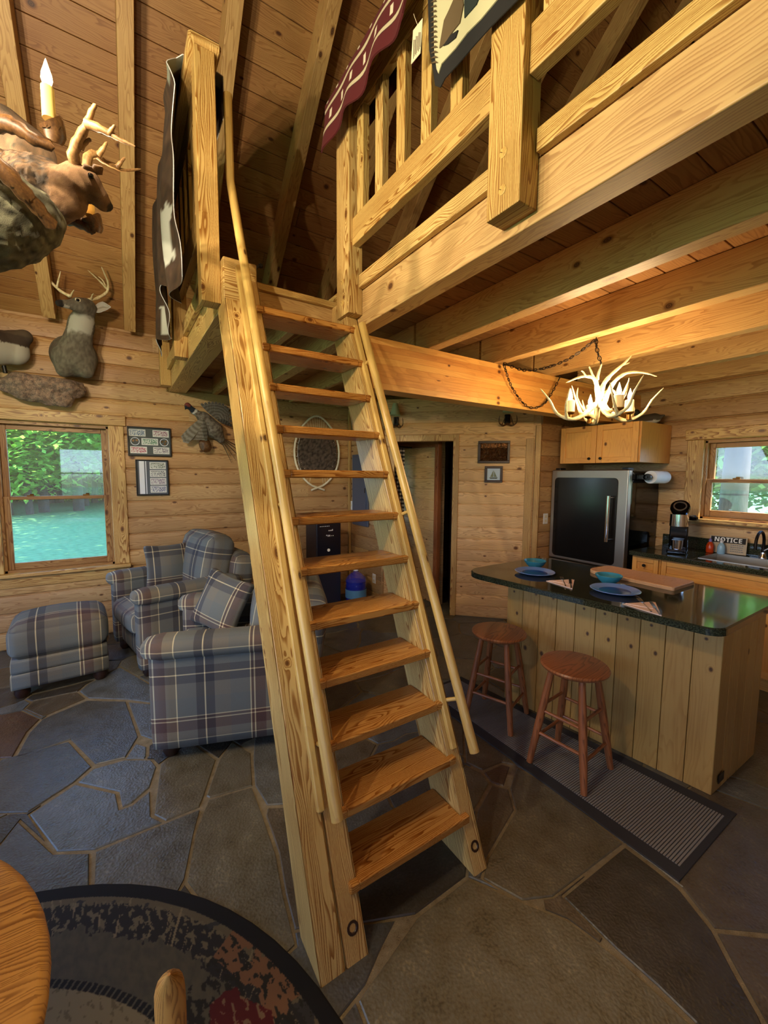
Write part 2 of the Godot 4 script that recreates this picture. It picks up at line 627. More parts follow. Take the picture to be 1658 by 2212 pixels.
func materials() -> void:
	var strong := wood_tex(11, Color(0.82, 0.70, 0.44), Color(0.55, 0.37, 0.16), 22.0, 0.9, 3, Color(0.33, 0.19, 0.08), 1.0, 5.0)
	var knotty := wood_tex(23, Color(0.78, 0.645, 0.45), Color(0.58, 0.42, 0.25), 11.0, 0.5, 4, Color(0.24, 0.13, 0.07), 1.0, 6.0)
	var knotty2 := wood_tex(29, Color(0.78, 0.645, 0.45), Color(0.57, 0.41, 0.24), 14.0, 0.55, 3, Color(0.27, 0.15, 0.08), 1.3, 4.0)
	var plain := wood_tex(37, Color(0.76, 0.62, 0.40), Color(0.60, 0.44, 0.25), 8.0, 0.28, 5, Color(0.20, 0.11, 0.06), 1.0, 3.0)
	var red := wood_tex(31, Color(0.66, 0.42, 0.26), Color(0.42, 0.25, 0.14), 13.0, 0.7, 1, Color(0.3, 0.15, 0.07), 1.0, 4.0)
	var oak := wood_tex(47, Color(0.76, 0.56, 0.29), Color(0.50, 0.32, 0.14), 18.0, 0.8, 0, Color(0.3, 0.2, 0.1))
	woods("stair", strong, 0.32, [tone(1.0), tone(0.97, 0.98, 0.94), tone(0.98, 0.97, 0.94)])
	woods("tread", strong, 0.26, [tone(0.93, 0.84, 0.68), tone(0.9, 0.82, 0.66)])
	woods("rail", strong, 0.4, [tone(1.0), tone(0.97, 1.0, 0.95), tone(0.95, 0.98, 0.92)])
	woods("beam", knotty2, 0.5, [tone(1.0, 0.99, 0.92), tone(0.97, 0.98, 0.9)])
	woods("deck", knotty, 0.5, [tone(0.92, 0.92, 0.82), tone(0.87, 0.9, 0.8), tone(0.82, 0.88, 0.78)])
	woods("log", knotty, 0.5, [tone(1.0), tone(0.96, 0.97, 0.95), tone(0.92, 0.95, 0.92), tone(1.02, 0.98, 0.92)])
	woods("roof", knotty2, 0.5, [tone(0.86, 0.92, 0.8), tone(0.82, 0.9, 0.78), tone(0.79, 0.88, 0.74)])
	woods("bath", knotty2, 0.5, [tone(1.14, 0.98, 0.94), tone(1.09, 0.98, 0.95), tone(1.16, 0.99, 0.96)])
	for w in ["log", "bath", "beam", "deck", "roof"]:
		for k in M[w].size():
			if k % 2 == 1:
				M[w][k].albedo_texture = knotty if M[w][k].albedo_texture == knotty2 else knotty2
	woods("trim", strong, 0.45, [Color(1.0, 0.97, 0.95), Color(0.96, 0.93, 0.9)])
	woods("sash", strong, 0.45, [Color(0.8, 0.72, 0.68)])
	woods("cab", plain, 0.36, [tone(1.1, 0.90, 0.74), tone(1.12, 0.92, 0.76)])
	woods("isle", plain, 0.4, [tone(0.88, 0.96, 0.82), tone(0.84, 0.95, 0.8), tone(0.9, 0.95, 0.82)])
	woods("stool", red, 0.3, [Color(0.94, 0.9, 0.86)])
	woods("dowel", plain, 0.35, [tone(1.06, 1.02, 0.9)])
	woods("oak", oak, 0.35, [tone(1.0)])
	woods("door_wood", red, 0.5, [Color(0.3, 0.26, 0.26)])
	woods("cutting_board_maple", wood_tex(53, Color(0.80, 0.63, 0.45), Color(0.66, 0.47, 0.31), 10.0, 0.4, 0, Color.BLACK), 0.45, [tone(1.0)])
	woods("lam", plain, 0.45, [tone(1.08, 0.88, 0.70), tone(1.02, 0.85, 0.66), tone(1.12, 0.92, 0.76)])
	var slate := blotch_tex(71, 512, [Color(0.46, 0.45, 0.41), Color(0.66, 0.64, 0.58), Color(0.70, 0.70, 0.68), Color(0.92, 0.89, 0.8)], 0.012, 0.12, 0.45, 1.25)
	var slate_h := blotch_tex(73, 512, [Color.BLACK, Color.WHITE], 0.02, 0.12, 0.4)
	M["slate"] = []
	for c in [Color(0.56, 0.53, 0.45), Color(0.52, 0.52, 0.50), Color(0.50, 0.45, 0.38), Color(0.45, 0.46, 0.47), Color(0.60, 0.57, 0.48), Color(0.36, 0.34, 0.31), Color(0.52, 0.55, 0.58), Color(0.46, 0.36, 0.30)]:
		var m := std(slate, c, 0.4, Vector3(1.1, 1.1, 1.1), 2)
		m.heightmap_enabled = true
		m.heightmap_texture = slate_h
		m.heightmap_scale = 0.4
		m.roughness_texture = slate
		m.roughness = 0.6
		M["slate"].append(m)
	M["mortar"] = std(slate, Color(0.72, 0.66, 0.54), 0.9, Vector3(3, 3, 3), 2)
	M["granite"] = std(blotch_tex(81, 512, [Color(0.07, 0.08, 0.06), Color(0.14, 0.16, 0.12), Color(0.25, 0.27, 0.20), Color(0.52, 0.50, 0.38)], 0.06, 0.3, 0.5, 1.5), Color(0.85, 0.85, 0.85), 0.07, Vector3(3, 3, 3), 1)
	M["plaid"] = std(plaid_tex(), Color(1, 1, 1), 0.92, Vector3(1.9, 1.9, 1.9), 1)
	M["plaid"].heightmap_enabled = true
	M["plaid"].heightmap_texture = blotch_tex(87, 256, [Color.BLACK, Color.WHITE], 0.15, 0.4, 0.5)
	M["plaid"].heightmap_scale = 0.15
	M["foot"] = flat(Color(0.18, 0.10, 0.07), 0.4)
	M["black"] = flat(Color(0.03, 0.03, 0.035), 0.35)
	M["gloss_black"] = flat(Color(0.02, 0.02, 0.025), 0.08)
	M["fridge_panel"] = flat(Color(0.075, 0.07, 0.068), 0.16)
	M["steel"] = flat(Color(0.66, 0.63, 0.58), 0.33, 0.9)
	M["chrome"] = flat(Color(0.85, 0.86, 0.88), 0.1, 1.0)
	M["iron"] = flat(Color(0.10, 0.08, 0.06), 0.5, 0.6)
	M["brass"] = flat(Color(0.45, 0.32, 0.15), 0.35, 0.9)
	M["white"] = flat(Color(0.92, 0.92, 0.9), 0.7)
	M["paper"] = flat(Color(0.9, 0.93, 0.97), 0.9)
	M["cream"] = flat(Color(0.88, 0.84, 0.70), 0.6)
	M["candle"] = flat(Color(0.93, 0.84, 0.5), 0.6)
	M["glass"] = flat(Color(0.9, 0.96, 0.96, 0.06), 0.02)
	M["glass"].transparency = BaseMaterial3D.TRANSPARENCY_ALPHA
	M["pic_glass"] = M["glass"]
	M["antler"] = std(blotch_tex(91, 256, [Color(0.28, 0.18, 0.09), Color(0.50, 0.37, 0.21), Color(0.68, 0.55, 0.35)], 0.03, 0.15, 0.4), Color(1, 1, 1), 0.5, Vector3(4, 4, 4), 1)
	M["pale_antler"] = std(blotch_tex(92, 256, [Color(0.62, 0.52, 0.33), Color(0.86, 0.80, 0.62), Color(0.95, 0.92, 0.80)], 0.03, 0.15, 0.4), Color(1, 1, 1), 0.45, Vector3(4, 4, 4), 1)
	M["dark_antler"] = std(blotch_tex(93, 256, [Color(0.16, 0.10, 0.05), Color(0.36, 0.24, 0.12), Color(0.55, 0.40, 0.22)], 0.03, 0.15, 0.4), Color(1, 1, 1), 0.45, Vector3(4, 4, 4), 1)
	M["fur"] = StandardMaterial3D.new()
	M["fur"].vertex_color_use_as_albedo = true
	M["fur"].albedo_texture = blotch_tex(95, 256, [Color(0.55, 0.55, 0.55), Color(0.85, 0.85, 0.85), Color(1, 1, 1)], 0.12, 0.4, 0.5)
	M["fur"].uv1_triplanar = true
	M["fur"].uv1_scale = Vector3(13, 13, 13)
	M["fur"].roughness = 0.95
	M["fur"].heightmap_enabled = true
	M["fur"].heightmap_texture = M["fur"].albedo_texture
	M["fur"].heightmap_scale = 0.4
	M["paint"] = StandardMaterial3D.new()
	M["paint"].vertex_color_use_as_albedo = true
	M["paint"].roughness = 0.75
	M["rock"] = std(blotch_tex(97, 256, [Color(0.20, 0.16, 0.14), Color(0.42, 0.36, 0.32), Color(0.60, 0.50, 0.42), Color(0.74, 0.66, 0.58)], 0.03, 0.12, 0.45), Color(1, 1, 1), 0.85, Vector3(3, 3, 3), 1)
	M["runner"] = std(blotch_tex(99, 512, [Color(0.30, 0.29, 0.28), Color(0.50, 0.48, 0.46), Color(0.66, 0.64, 0.61)], 0.2, 0.45, 0.6), Color(1, 1, 1), 0.97, Vector3(4, 4, 4), 1)
	M["runner_edge"] = flat(Color(0.17, 0.165, 0.17), 0.9)
	M["blue_plate"] = flat(Color(0.16, 0.27, 0.55), 0.12)
	M["blue_light"] = flat(Color(0.42, 0.56, 0.80), 0.12)
	M["teal"] = flat(Color(0.22, 0.52, 0.60), 0.12)
	M["bluebottle"] = flat(Color(0.16, 0.26, 0.95, 0.3), 0.05)
	M["bluebottle"].transparency = BaseMaterial3D.TRANSPARENCY_ALPHA
	M["navy"] = flat(Color(0.07, 0.08, 0.13), 0.12)
	M["cooler_side"] = flat(Color(0.10, 0.10, 0.13), 0.35)
	M["sky_label"] = flat(Color(0.35, 0.60, 0.85), 0.5)
	M["panel_grey"] = flat(Color(0.36, 0.40, 0.48), 0.35, 0.3)
	M["napkin"] = flat(Color(0.88, 0.78, 0.72), 0.9)
	M["bark"] = std(blotch_tex(103, 256, [Color(0.12, 0.11, 0.10), Color(0.25, 0.23, 0.21), Color(0.38, 0.36, 0.34)], 0.04, 0.2, 0.4), Color(1, 1, 1), 0.9, Vector3(2, 0.5, 2), 1)
	M["grass"] = std(blotch_tex(105, 512, [Color(0.20, 0.38, 0.22), Color(0.33, 0.54, 0.33), Color(0.50, 0.68, 0.46)], 0.03, 0.3, 0.5), Color(1, 1, 1), 0.95, Vector3(0.3, 0.3, 0.3), 2)
	M["leaf"] = []
	for c in [Color(0.45, 0.66, 0.24), Color(0.55, 0.74, 0.32), Color(0.66, 0.80, 0.40)]:
		var m := flat(c, 0.7)
		m.backlight_enabled = true
		m.backlight = c * 0.7
		M["leaf"].append(m)

func stripe(t: float) -> Array:
	# one repeat of the tartan: colour and weight
	var slate_c := Color(0.385, 0.40, 0.39)
	var brown := Color(0.31, 0.22, 0.20)
	var dark := Color(0.22, 0.22, 0.24)
	var tan_c := Color(0.47, 0.43, 0.36)
	var cream := Color(0.86, 0.80, 0.62)
	if t < 0.20: return [slate_c, 1.0]
	if t < 0.212: return [cream, 1.6]
	if t < 0.24: return [brown, 1.0]
	if t < 0.252: return [cream, 1.2]
	if t < 0.36: return [brown, 1.0]
	if t < 0.46: return [tan_c, 0.8]
	if t < 0.472: return [cream, 1.6]
	if t < 0.50: return [slate_c, 1.0]
	if t < 0.66: return [slate_c, 1.0]
	if t < 0.74: return [dark, 1.2]
	if t < 0.752: return [cream, 1.4]
	if t < 0.84: return [dark, 1.1]
	return [tan_c.lerp(slate_c, 0.5), 0.9]

func plaid_tex() -> ImageTexture:
	var s := 512
	var data := PackedByteArray()
	data.resize(s * s * 3)
	var st := []
	for i in s:
		st.append(stripe(float(i) / s))
	for y in s:
		for x in s:
			var a: Array = st[x]
			var b: Array = st[y]
			var wa: float = a[1]
			var wb: float = b[1]
			if (x / 2 + y / 2) % 2 == 0:
				wa *= 1.5
			var c: Color = (a[0] * wa + b[0] * wb) / (wa + wb)
			var k := (y * s + x) * 3
			data[k] = int(c.r * 255.0)
			data[k + 1] = int(c.g * 255.0)
			data[k + 2] = int(c.b * 255.0)
	return tex(s, s, data)

# ---------------------------------------------------------------- shell
func log_mesh(l: float, h: float, bulge: float) -> ArrayMesh:
	var key := "log_%d_%d_%d_%d" % [roundi(l * 1000), roundi(h * 1000), roundi(bulge * 1000), rng.randi() % 4]
	if cache.has(key):
		return cache[key]
	var g := G.new()
	var e := minf(0.010 if bulge > 0.015 else 0.006, h * 0.2)
	var prof := [Vector2(0, 0), Vector2(0.003, 0.001), Vector2(e, bulge * 0.72), Vector2(h * 0.26, bulge * 0.96), Vector2(h * 0.5, bulge), Vector2(h * 0.74, bulge * 0.96), Vector2(h - e, bulge * 0.72), Vector2(h - 0.003, 0.001), Vector2(h, 0)]
	var uvo := Vector2(rng.randf() * 3, rng.randf() * 2)
	for i in prof.size() - 1:
		var a: Vector2 = prof[i]
		var b: Vector2 = prof[i + 1]
		var nn := Vector3(0, -(b.y - a.y), b.x - a.x).normalized()
		g.face(Vector3(0, a.x, a.y), Vector3(l, a.x, a.y), Vector3(l, b.x, b.y), Vector3(0, b.x, b.y), nn, uvo + Vector2(0, a.x), uvo + Vector2(l, a.x), uvo + Vector2(l, b.x), uvo + Vector2(0, b.x))
	for x in [0.0, l]:
		for i in range(1, prof.size() - 2):
			g.tri(Vector3(x, prof[0].x, 0), Vector3(x, prof[i].x, prof[i].y), Vector3(x, prof[i + 1].x, prof[i + 1].y), Vector3(1 if x > 0 else -1, 0, 0), Vector3(1 if x > 0 else -1, 0, 0), Vector3(1 if x > 0 else -1, 0, 0))
	cache[key] = g.mesh()
	return cache[key]

# horizontal logs on a wall plane. org: left end at the floor seen from inside, nrm: into the room, holes: [x0, x1, y0, y1]
func log_wall(parent: Node3D, org: Vector3, nrm: Vector3, l: float, y1: float, ch: float, holes: Array, mat: String, bulge := 0.024, piece := "log", joints := true) -> void:
	var dx := Vector3.UP.cross(nrm).normalized()
	var bas := Basis(dx, Vector3.UP, nrm)
	var rows := ceili(y1 / ch - 0.01)
	for r in rows:
		var a := r * ch
		var b := minf(a + ch, y1)
		var cuts := [[0.0, l, a, b]]
		for hole in holes:
			var next := []
			for c in cuts:
				if hole[3] <= c[2] + 0.001 or hole[2] >= c[3] - 0.001 or hole[1] <= c[0] or hole[0] >= c[1]:
					next.append(c)
					continue
				if hole[0] > c[0]: next.append([c[0], hole[0], c[2], c[3]])
				if hole[1] < c[1]: next.append([hole[1], c[1], c[2], c[3]])
				var x0 := maxf(hole[0], c[0])
				var x1 := minf(hole[1], c[1])
				if hole[2] > c[2] + 0.015: next.append([x0, x1, c[2], hole[2]])
				if hole[3] < c[3] - 0.015: next.append([x0, x1, hole[3], c[3]])
			cuts = next
		for c in cuts:
			var x: float = c[0]
			while x < c[1] - 0.001:
				var e: float = c[1]
				if joints and c[1] - x > 2.6:
					e = x + rng.randf_range(1.3, 2.3)
				var o := mi(parent, piece, log_mesh(e - x, c[3] - c[2], bulge), pick(mat), org + dx * x + Vector3.UP * c[2])
				o.basis = bas
				x = e

func slab(parent: Node3D, called: String, lo: Vector3, hi: Vector3, holes: Array, axis: int, mat: Material) -> void:
	# wall backing with rectangular openings; axis: 0 wall runs along x, 2 along z. holes [a0, a1, y0, y1] in world units
	var spans := [[lo[axis], hi[axis], lo.y, hi.y]]
	for hole in holes:
		var next := []
		for c in spans:
			if hole[1] <= c[0] or hole[0] >= c[1]:
				next.append(c)
				continue
			if hole[0] > c[0]: next.append([c[0], hole[0], c[2], c[3]])
			if hole[1] < c[1]: next.append([hole[1], c[1], c[2], c[3]])
			if hole[2] > c[2]: next.append([hole[0], hole[1], c[2], hole[2]])
			if hole[3] < c[3]: next.append([hole[0], hole[1], hole[3], c[3]])
		spans = next
	for c in spans:
		var a := lo
		var b := hi
		a[axis] = c[0]; b[axis] = c[1]; a.y = c[2]; b.y = c[3]
		mi(parent, called, bmesh(b - a, axis, 0.0), mat, (a + b) * 0.5)

const NW := [-0.885, -0.06, 0.70, 2.05] # north window opening x0 x1 y0 y1
const EW := [-1.62, -0.66, 1.215, 1.94] # kitchen window opening z0 z1 y0 y1
const SW := [[-1.25, -0.15, 0.95, 2.25]]
const WW := [[-4.3, -2.3, 0.5, 2.5], [-1.7, 0.3, 0.5, 2.5], [0.9, 2.5, 0.5, 2.5]]
const BW := [2.78, 3.16, 0.9, 1.9] # bathroom window

func shell() -> void:
	var back: Material = M["log"][1]
	var n := shellpart("wall_north", "knotty pine log wall with the lawn window")
	slab(n, "backing", Vector3(LX - 0.2, -0.05, WZ - 0.16), Vector3(KX + 0.16, EAVE + 0.25, WZ), [NW, BW], 0, back)
	log_wall(n, Vector3(LX, 0, WZ), Vector3.BACK, 2.6 - LX, EAVE, 0.165, [[NW[0] - LX, NW[1] - LX, NW[2], NW[3]]], "log")
	var e := shellpart("wall_east", "knotty pine log wall behind the kitchen counter")
	slab(e, "backing", Vector3(KX, -0.05, WZ - 0.16), Vector3(KX + 0.16, EAVE, BZ + 0.16), [EW], 2, back)
	log_wall(e, Vector3(KX, 0, -2.85), Vector3.LEFT, BZ + 2.85, 2.64, 0.165, [[EW[0] + 2.85, EW[1] + 2.85, EW[2], EW[3]]], "log")
	var s := shellpart("wall_south", "pine wall opposite the lawn window")
	slab(s, "backing", Vector3(LX - 0.2, -0.05, BZ), Vector3(KX + 0.16, EAVE + 0.25, BZ + 0.16), SW, 0, back)
	var w := shellpart("wall_west", "pine gable wall at the open end of the room")
	slab(w, "backing", Vector3(LX - 0.16, -0.05, WZ - 0.16), Vector3(LX, EAVE, BZ + 0.16), WW, 2, back)
	var rz := (WZ + BZ) * 0.5
	var ry := EAVE + (rz - WZ) * PITCH
	for q in [[e, KX], [w, LX - 0.16]]:
		var g := G.new()
		var tri := PackedVector2Array([Vector2(-BZ - 0.16, EAVE - 0.15), Vector2(-WZ + 0.16, EAVE - 0.15), Vector2(-rz, ry + 0.05)])
		gprism(g, tri, 0.16, Transform3D(Basis(Vector3(0, 0, -1), Vector3.UP, Vector3.RIGHT), Vector3(q[1], 0, 0)))
		mi(q[0], "gable", g, back)

func roof() -> void:
	var c := shellpart("ceiling", "sloping tongue and groove pine ceiling on rafters")
	var th := atan(PITCH)
	var s := Vector3(0, sin(th), cos(th))
	var nd := Vector3(0, -cos(th), sin(th))
	var bas := Basis(Vector3.RIGHT, s, nd)
	var total := (BZ - WZ) * 0.5 / cos(th)
	var row := 0.15
	var org := Vector3(0, EAVE + 0.02, WZ)
	var i := 0
	while i * row < total:
		var x := LX
		var first := true
		while x < KX - 0.01:
			var e := minf(x + (rng.randf_range(1.2, 3.0) if first else rng.randf_range(2.2, 3.6)), KX)
			if KX - e < 0.8: e = KX
			first = false
			var o := mi(c, "ceiling_board", bmesh(Vector3(snappedf(e - x, 0.05), row - 0.0015, 0.02), 0, 0.004), pick("roof"), org + s * ((i + 0.5) * row) - nd * 0.01 + Vector3((x + e) * 0.5, 0, 0))
			o.basis = bas
			x = e
		i += 1
	var o2 := mi(c, "roof_deck", bmesh(Vector3(KX - LX + 0.4, total + 0.5, 0.1), 0, 0.0), M["log"][1], org + s * (total * 0.5 - 0.2) - nd * 0.075 + Vector3((KX + LX) * 0.5, 0, 0))
	o2.basis = bas
	var s2 := Vector3(0, sin(th), -cos(th))
	var nd2 := Vector3(0, -cos(th), -sin(th))
	var o3 := mi(c, "roof_deck", bmesh(Vector3(KX - LX + 0.4, total + 0.5, 0.1), 0, 0.0), M["roof"][1], Vector3(0, EAVE + 0.02, BZ) + s2 * (total * 0.5 - 0.2) - nd2 * 0.05 + Vector3((KX + LX) * 0.5, 0, 0))
	o3.basis = Basis(Vector3.LEFT, s2, nd2)
	for k in range(-4, 9):
		var rx := -0.44 + 0.592 * k
		var r := mi(c, "rafter", bmesh(Vector3(0.092, total - 0.1, 0.19), 1, 0.004), pick("beam"), org + s * (total * 0.5 + 0.06) + nd * 0.095 + Vector3(rx, 0, 0))
		r.basis = bas

# ---------------------------------------------------------------- floor
func px_floor(px: float, py: float, y := 0.0) -> Vector2:
	# where the sight line through a point of the photograph meets the level y
	var cam: Camera3D = get_node("camera")
	var d := cam.basis * Vector3(px - 829.0, -(py - 1106.0), -885.8)
	var t := (y - cam.position.y) / d.y
	return Vector2(cam.position.x + d.x * t, cam.position.z + d.z * t)

func floor_stones() -> void:
	var f := shellpart("floor", "irregular slate flagstone floor with sandy mortar joints")
	bd(f, "mortar_bed", Vector3(LX - 0.1, -0.12, WZ - 0.1), Vector3(KX + 0.1, -0.006, BZ + 0.1), M["mortar"], 0, 0.0)
	# stones that can be made out one by one: outlines where their joints lie, then irregular stones all round
	var traced := [
		[[900, 1978, 1010, 1895, 1128, 1946, 1225, 1985, 1330, 2062, 1416, 2138, 1495, 2212, 1560, 2400, 900, 2500, 770, 2160], 4],
		[[1040, 1897, 1051, 1854, 1112, 1749, 1099, 1701, 1115, 1655, 1190, 1700, 1348, 1822, 1195, 1938, 1128, 1946], 0],
		[[1213, 1936, 1348, 1826, 1416, 1877, 1467, 1918, 1540, 2010, 1585, 2096, 1640, 2192, 1720, 2360, 1590, 2360, 1499, 2208, 1416, 2128, 1330, 2051], 5],
		[[1418, 1874, 1348, 1822, 1500, 1690, 1800, 1800, 1900, 2040, 1542, 2006, 1470, 1915], 2],
		[[1544, 2012, 1900, 2050, 2000, 2500, 1740, 2360, 1642, 2190, 1588, 2094], 2],
		[[1042, 1667, 1083, 1649, 1103, 1655, 1089, 1699, 1060, 1690], 7],
		[[1030, 1749, 1060, 1694, 1099, 1703, 1112, 1749, 1053, 1850, 1040, 1860, 1020, 1800], 2],
		[[1003, 1651, 1040, 1668, 1058, 1692, 1026, 1748, 1000, 1760, 975, 1700], 0],
		[[1005, 1647, 1000, 1570, 1040, 1570, 1113, 1653, 1083, 1647, 1042, 1664], 2],
		[[898, 1976, 1008, 1893, 1015, 1800, 900, 1760, 780, 1850, 760, 2000], 5],
		[[449, 1727, 545, 1699, 569, 1763, 597, 1845, 612, 1930, 640, 2040, 560, 2120, 402, 1905, 420, 1801], 0],
		[[472, 1640, 500, 1600, 543, 1625, 547, 1697, 451, 1724, 443, 1720], 0],
		[[545, 1640, 548, 1590, 640, 1570, 660, 1735, 575, 1740, 549, 1697], 1],
		[[576, 1743, 660, 1740, 720, 1990, 634, 2010, 614, 1930, 600, 1843, 572, 1762], 2],
		[[434, 1746, 420, 1799, 400, 1898, 380, 1935, 200, 1915, 204, 1840, 357, 1777], 1],
		[[468, 1640, 440, 1725, 432, 1743, 357, 1774, 330, 1760, 345, 1650, 410, 1600], 0],
		[[328, 1640, 340, 1655, 325, 1700, 285, 1735, 262, 1745, 255, 1710, 165, 1690, 200, 1660, 270, 1640], 6],
		[[163, 1692, 252, 1712, 260, 1748, 285, 1738, 326, 1704, 328, 1762, 355, 1775, 203, 1836, 120, 1840, 60, 1760], 6],
		[[196, 1840, 196, 1915, 60, 1990, -60, 1900, 40, 1770, 118, 1842], 3],
		[[60, 1755, 160, 1690, 200, 1655, 150, 1600, 0, 1640, -120, 1760], 3],
		[[188, 1512, 90, 1553, 62, 1582, 30, 1640, 150, 1597, 205, 1652, 272, 1636, 300, 1590, 273, 1514], 3],
		[[186, 1508, 168, 1494, 69, 1515, 51, 1532, 90, 1549], 2],
		[[47, 1534, 0, 1544, -60, 1600, -40, 1640, 28, 1636, 60, 1580, 88, 1552], 7],
		[[190, 1508, 170, 1493, 187, 1478, 260, 1440, 330, 1480, 345, 1520, 275, 1511], 6],
		[[275, 1515, 348, 1522, 335, 1600, 302, 1588], 6]]
	var outlines := []
	for q in traced:
		var poly := PackedVector2Array()
		for k in range(0, q[0].size(), 2):
			poly.append(px_floor(q[0][k], q[0][k + 1]))
		if Geometry2D.is_polygon_clockwise(poly):
			poly.reverse()
		outlines.append(poly)
		stone(f, poly, M["slate"][q[1]], 0.006)
	var seeds := []
	var mats := []
	for k in 2600:
		var p := Vector2(rng.randf_range(LX, KX), rng.randf_range(WZ, BZ))
		var gap := 0.34 if p.y < -1.2 and p.x > -1.6 else 0.6
		var ok := true
		for t in seeds:
			if t.distance_to(p) < gap:
				ok = false
				break
		if ok:
			seeds.append(p)
			mats.append(rng.randi() % 7)
	var wob := FastNoiseLite.new()
	wob.seed = 5
	wob.frequency = 1.6
	for i in seeds.size():
		var poly := PackedVector2Array([Vector2(LX, WZ), Vector2(KX, WZ), Vector2(KX, BZ), Vector2(LX, BZ)])
		var p: Vector2 = seeds[i]
		for j in seeds.size():
			if j == i or seeds[j].distance_to(p) > 2.4:
				continue
			var mid: Vector2 = (p + seeds[j]) * 0.5
			var nn: Vector2 = (seeds[j] - p).normalized()
			var out := PackedVector2Array()
			for k in poly.size():
				var a := poly[k]
				var b := poly[(k + 1) % poly.size()]
				var da := (a - mid).dot(nn)
				var db := (b - mid).dot(nn)
				if da <= 0.0:
					out.append(a)
				if (da < 0.0) != (db < 0.0):
					out.append(a.lerp(b, da / (da - db)))
			poly = out
			if poly.size() < 3:
				break
		if poly.size() < 3:
			continue
		var fine := PackedVector2Array()
		for k in poly.size():
			var a := poly[k]
			var b := poly[(k + 1) % poly.size()]
			var steps := maxi(1, ceili(a.distance_to(b) / 0.12))
			for t in steps:
				var q := a.lerp(b, float(t) / steps)
				var edge := minf(minf(q.x - LX, KX - q.x), minf(q.y - WZ, BZ - q.y))
				var k2 := 0.0 if edge < 0.01 else 0.055
				q += Vector2(wob.get_noise_2d(q.x * 2.0, q.y * 2.0), wob.get_noise_2d(q.x * 2.0 + 31.0, q.y * 2.0 + 7.0)) * k2
				fine.append(q)
		if Geometry2D.is_polygon_clockwise(fine):
			fine.reverse()
		var pieces := [fine]
		for o in outlines:
			var next := []
			for pc in pieces:
				for r in Geometry2D.clip_polygons(pc, o):
					if not Geometry2D.is_polygon_clockwise(r):
						next.append(r)
			pieces = next
		for pc in pieces:
			stone(f, pc, M["slate"][mats[i]], rng.randf_range(0.005, 0.010))

func stone(f: Node3D, outline: PackedVector2Array, mat: Material, gap: float) -> void:
	for part in Geometry2D.offset_polygon(outline, -gap, Geometry2D.JOIN_ROUND):
		var shape := PackedVector2Array()
		for q in part:
			if shape.is_empty() or shape[-1].distance_to(q) > 0.015:
				shape.append(q)
		var area := 0.0
		for k in shape.size():
			area += shape[k].cross(shape[(k + 1) % shape.size()]) * 0.5
		if shape.size() < 3 or absf(area) < 0.004:
			continue
		var g := G.new()
		var flip := PackedVector2Array()
		for q in shape:
			flip.append(Vector2(q.x, -q.y))
		gprism(g, flip, 0.03, Transform3D(Basis(Vector3.RIGHT, Vector3(0, 0, -1), Vector3.UP), Vector3(0, -0.03, 0)), 0.004)
		mi(f, "flagstone", g, mat)

# ---------------------------------------------------------------- loft
const DECK := 2.64
func loft() -> void:
	var l := shellpart("floor_loft", "pine sleeping loft on joists over the kitchen")
	# beams and joists run towards the lawn window
	bd(l, "edge_beam", Vector3(1.2, 2.44, WZ), Vector3(1.30, DECK, BZ), "beam", 2, 0.006)
	for x in [1.76, 2.39, 3.03, 3.66, 4.28]:
		bd(l, "joist", Vector3(x, 2.44, -2.34), Vector3(x + 0.088, DECK, BZ), "beam", 2, 0.005)
	for x in [0.90, 1.76, 2.39, 3.03]:
		bd(l, "joist", Vector3(x, 2.46, WZ), Vector3(x + 0.05, DECK, -2.36), "beam", 2, 0.004)
	bd(l, "landing_beam", Vector3(0.472, 2.44, WZ), Vector3(0.636, 2.66, -2.19), "stair", 2, 0.006)
	bd(l, "header", Vector3(0.64, 2.46, -2.40), Vector3(1.2, 2.60, -2.345), "beam", 0, 0.004)
	bd(l, "landing_nosing", Vector3(0.64, 2.60, -2.42), Vector3(1.2, DECK, -2.325), "stair", 0, 0.008)
	var z := WZ
	while z < BZ - 0.02:
		var w := minf(0.14, BZ - z)
		var x0 := 0.64 if z + w < -2.40 else 1.2
		bd(l, "deck_board", Vector3(x0, DECK, z), Vector3(KX, DECK + 0.03, z + w - 0.003), "deck", 0, 0.004)
		z += w
	# edging along the open side, cut at the posts
	for q in [[-2.09, -1.085], [-0.93, 0.08], [0.22, 1.22]]:
		bd(l, "edging", Vector3(1.172, 2.638, q[0]), Vector3(1.2, 2.71, q[1]), "rail", 2)
	bd(l, "edging", Vector3(1.172, 2.638, WZ), Vector3(1.2, 2.71, -2.24), "rail", 2)
	bd(l, "edging", Vector3(0.44, 2.60, -3.40), Vector3(0.472, 2.70, -2.335), "rail", 2)
	bd(l, "edging", Vector3(0.44, 2.60, -4.55), Vector3(0.472, 2.70, -3.50), "rail", 2)
	var b := shellpart("trim_beam", "orange laminated pine beam carrying the loft joists")
	for i in 8:
		bd(b, "lamination", Vector3(1.30, 2.132 + i * 0.0385, -2.33), Vector3(KX, 2.132 + (i + 1) * 0.0385, -2.2), "lam", 0, 0.0012)

# ---------------------------------------------------------------- stairs
func sp(y: float, off := 0.0) -> float:
	# z of the stringer front at height y, moved out along the slope's normal
	return -1.062 - 0.438 * y + off

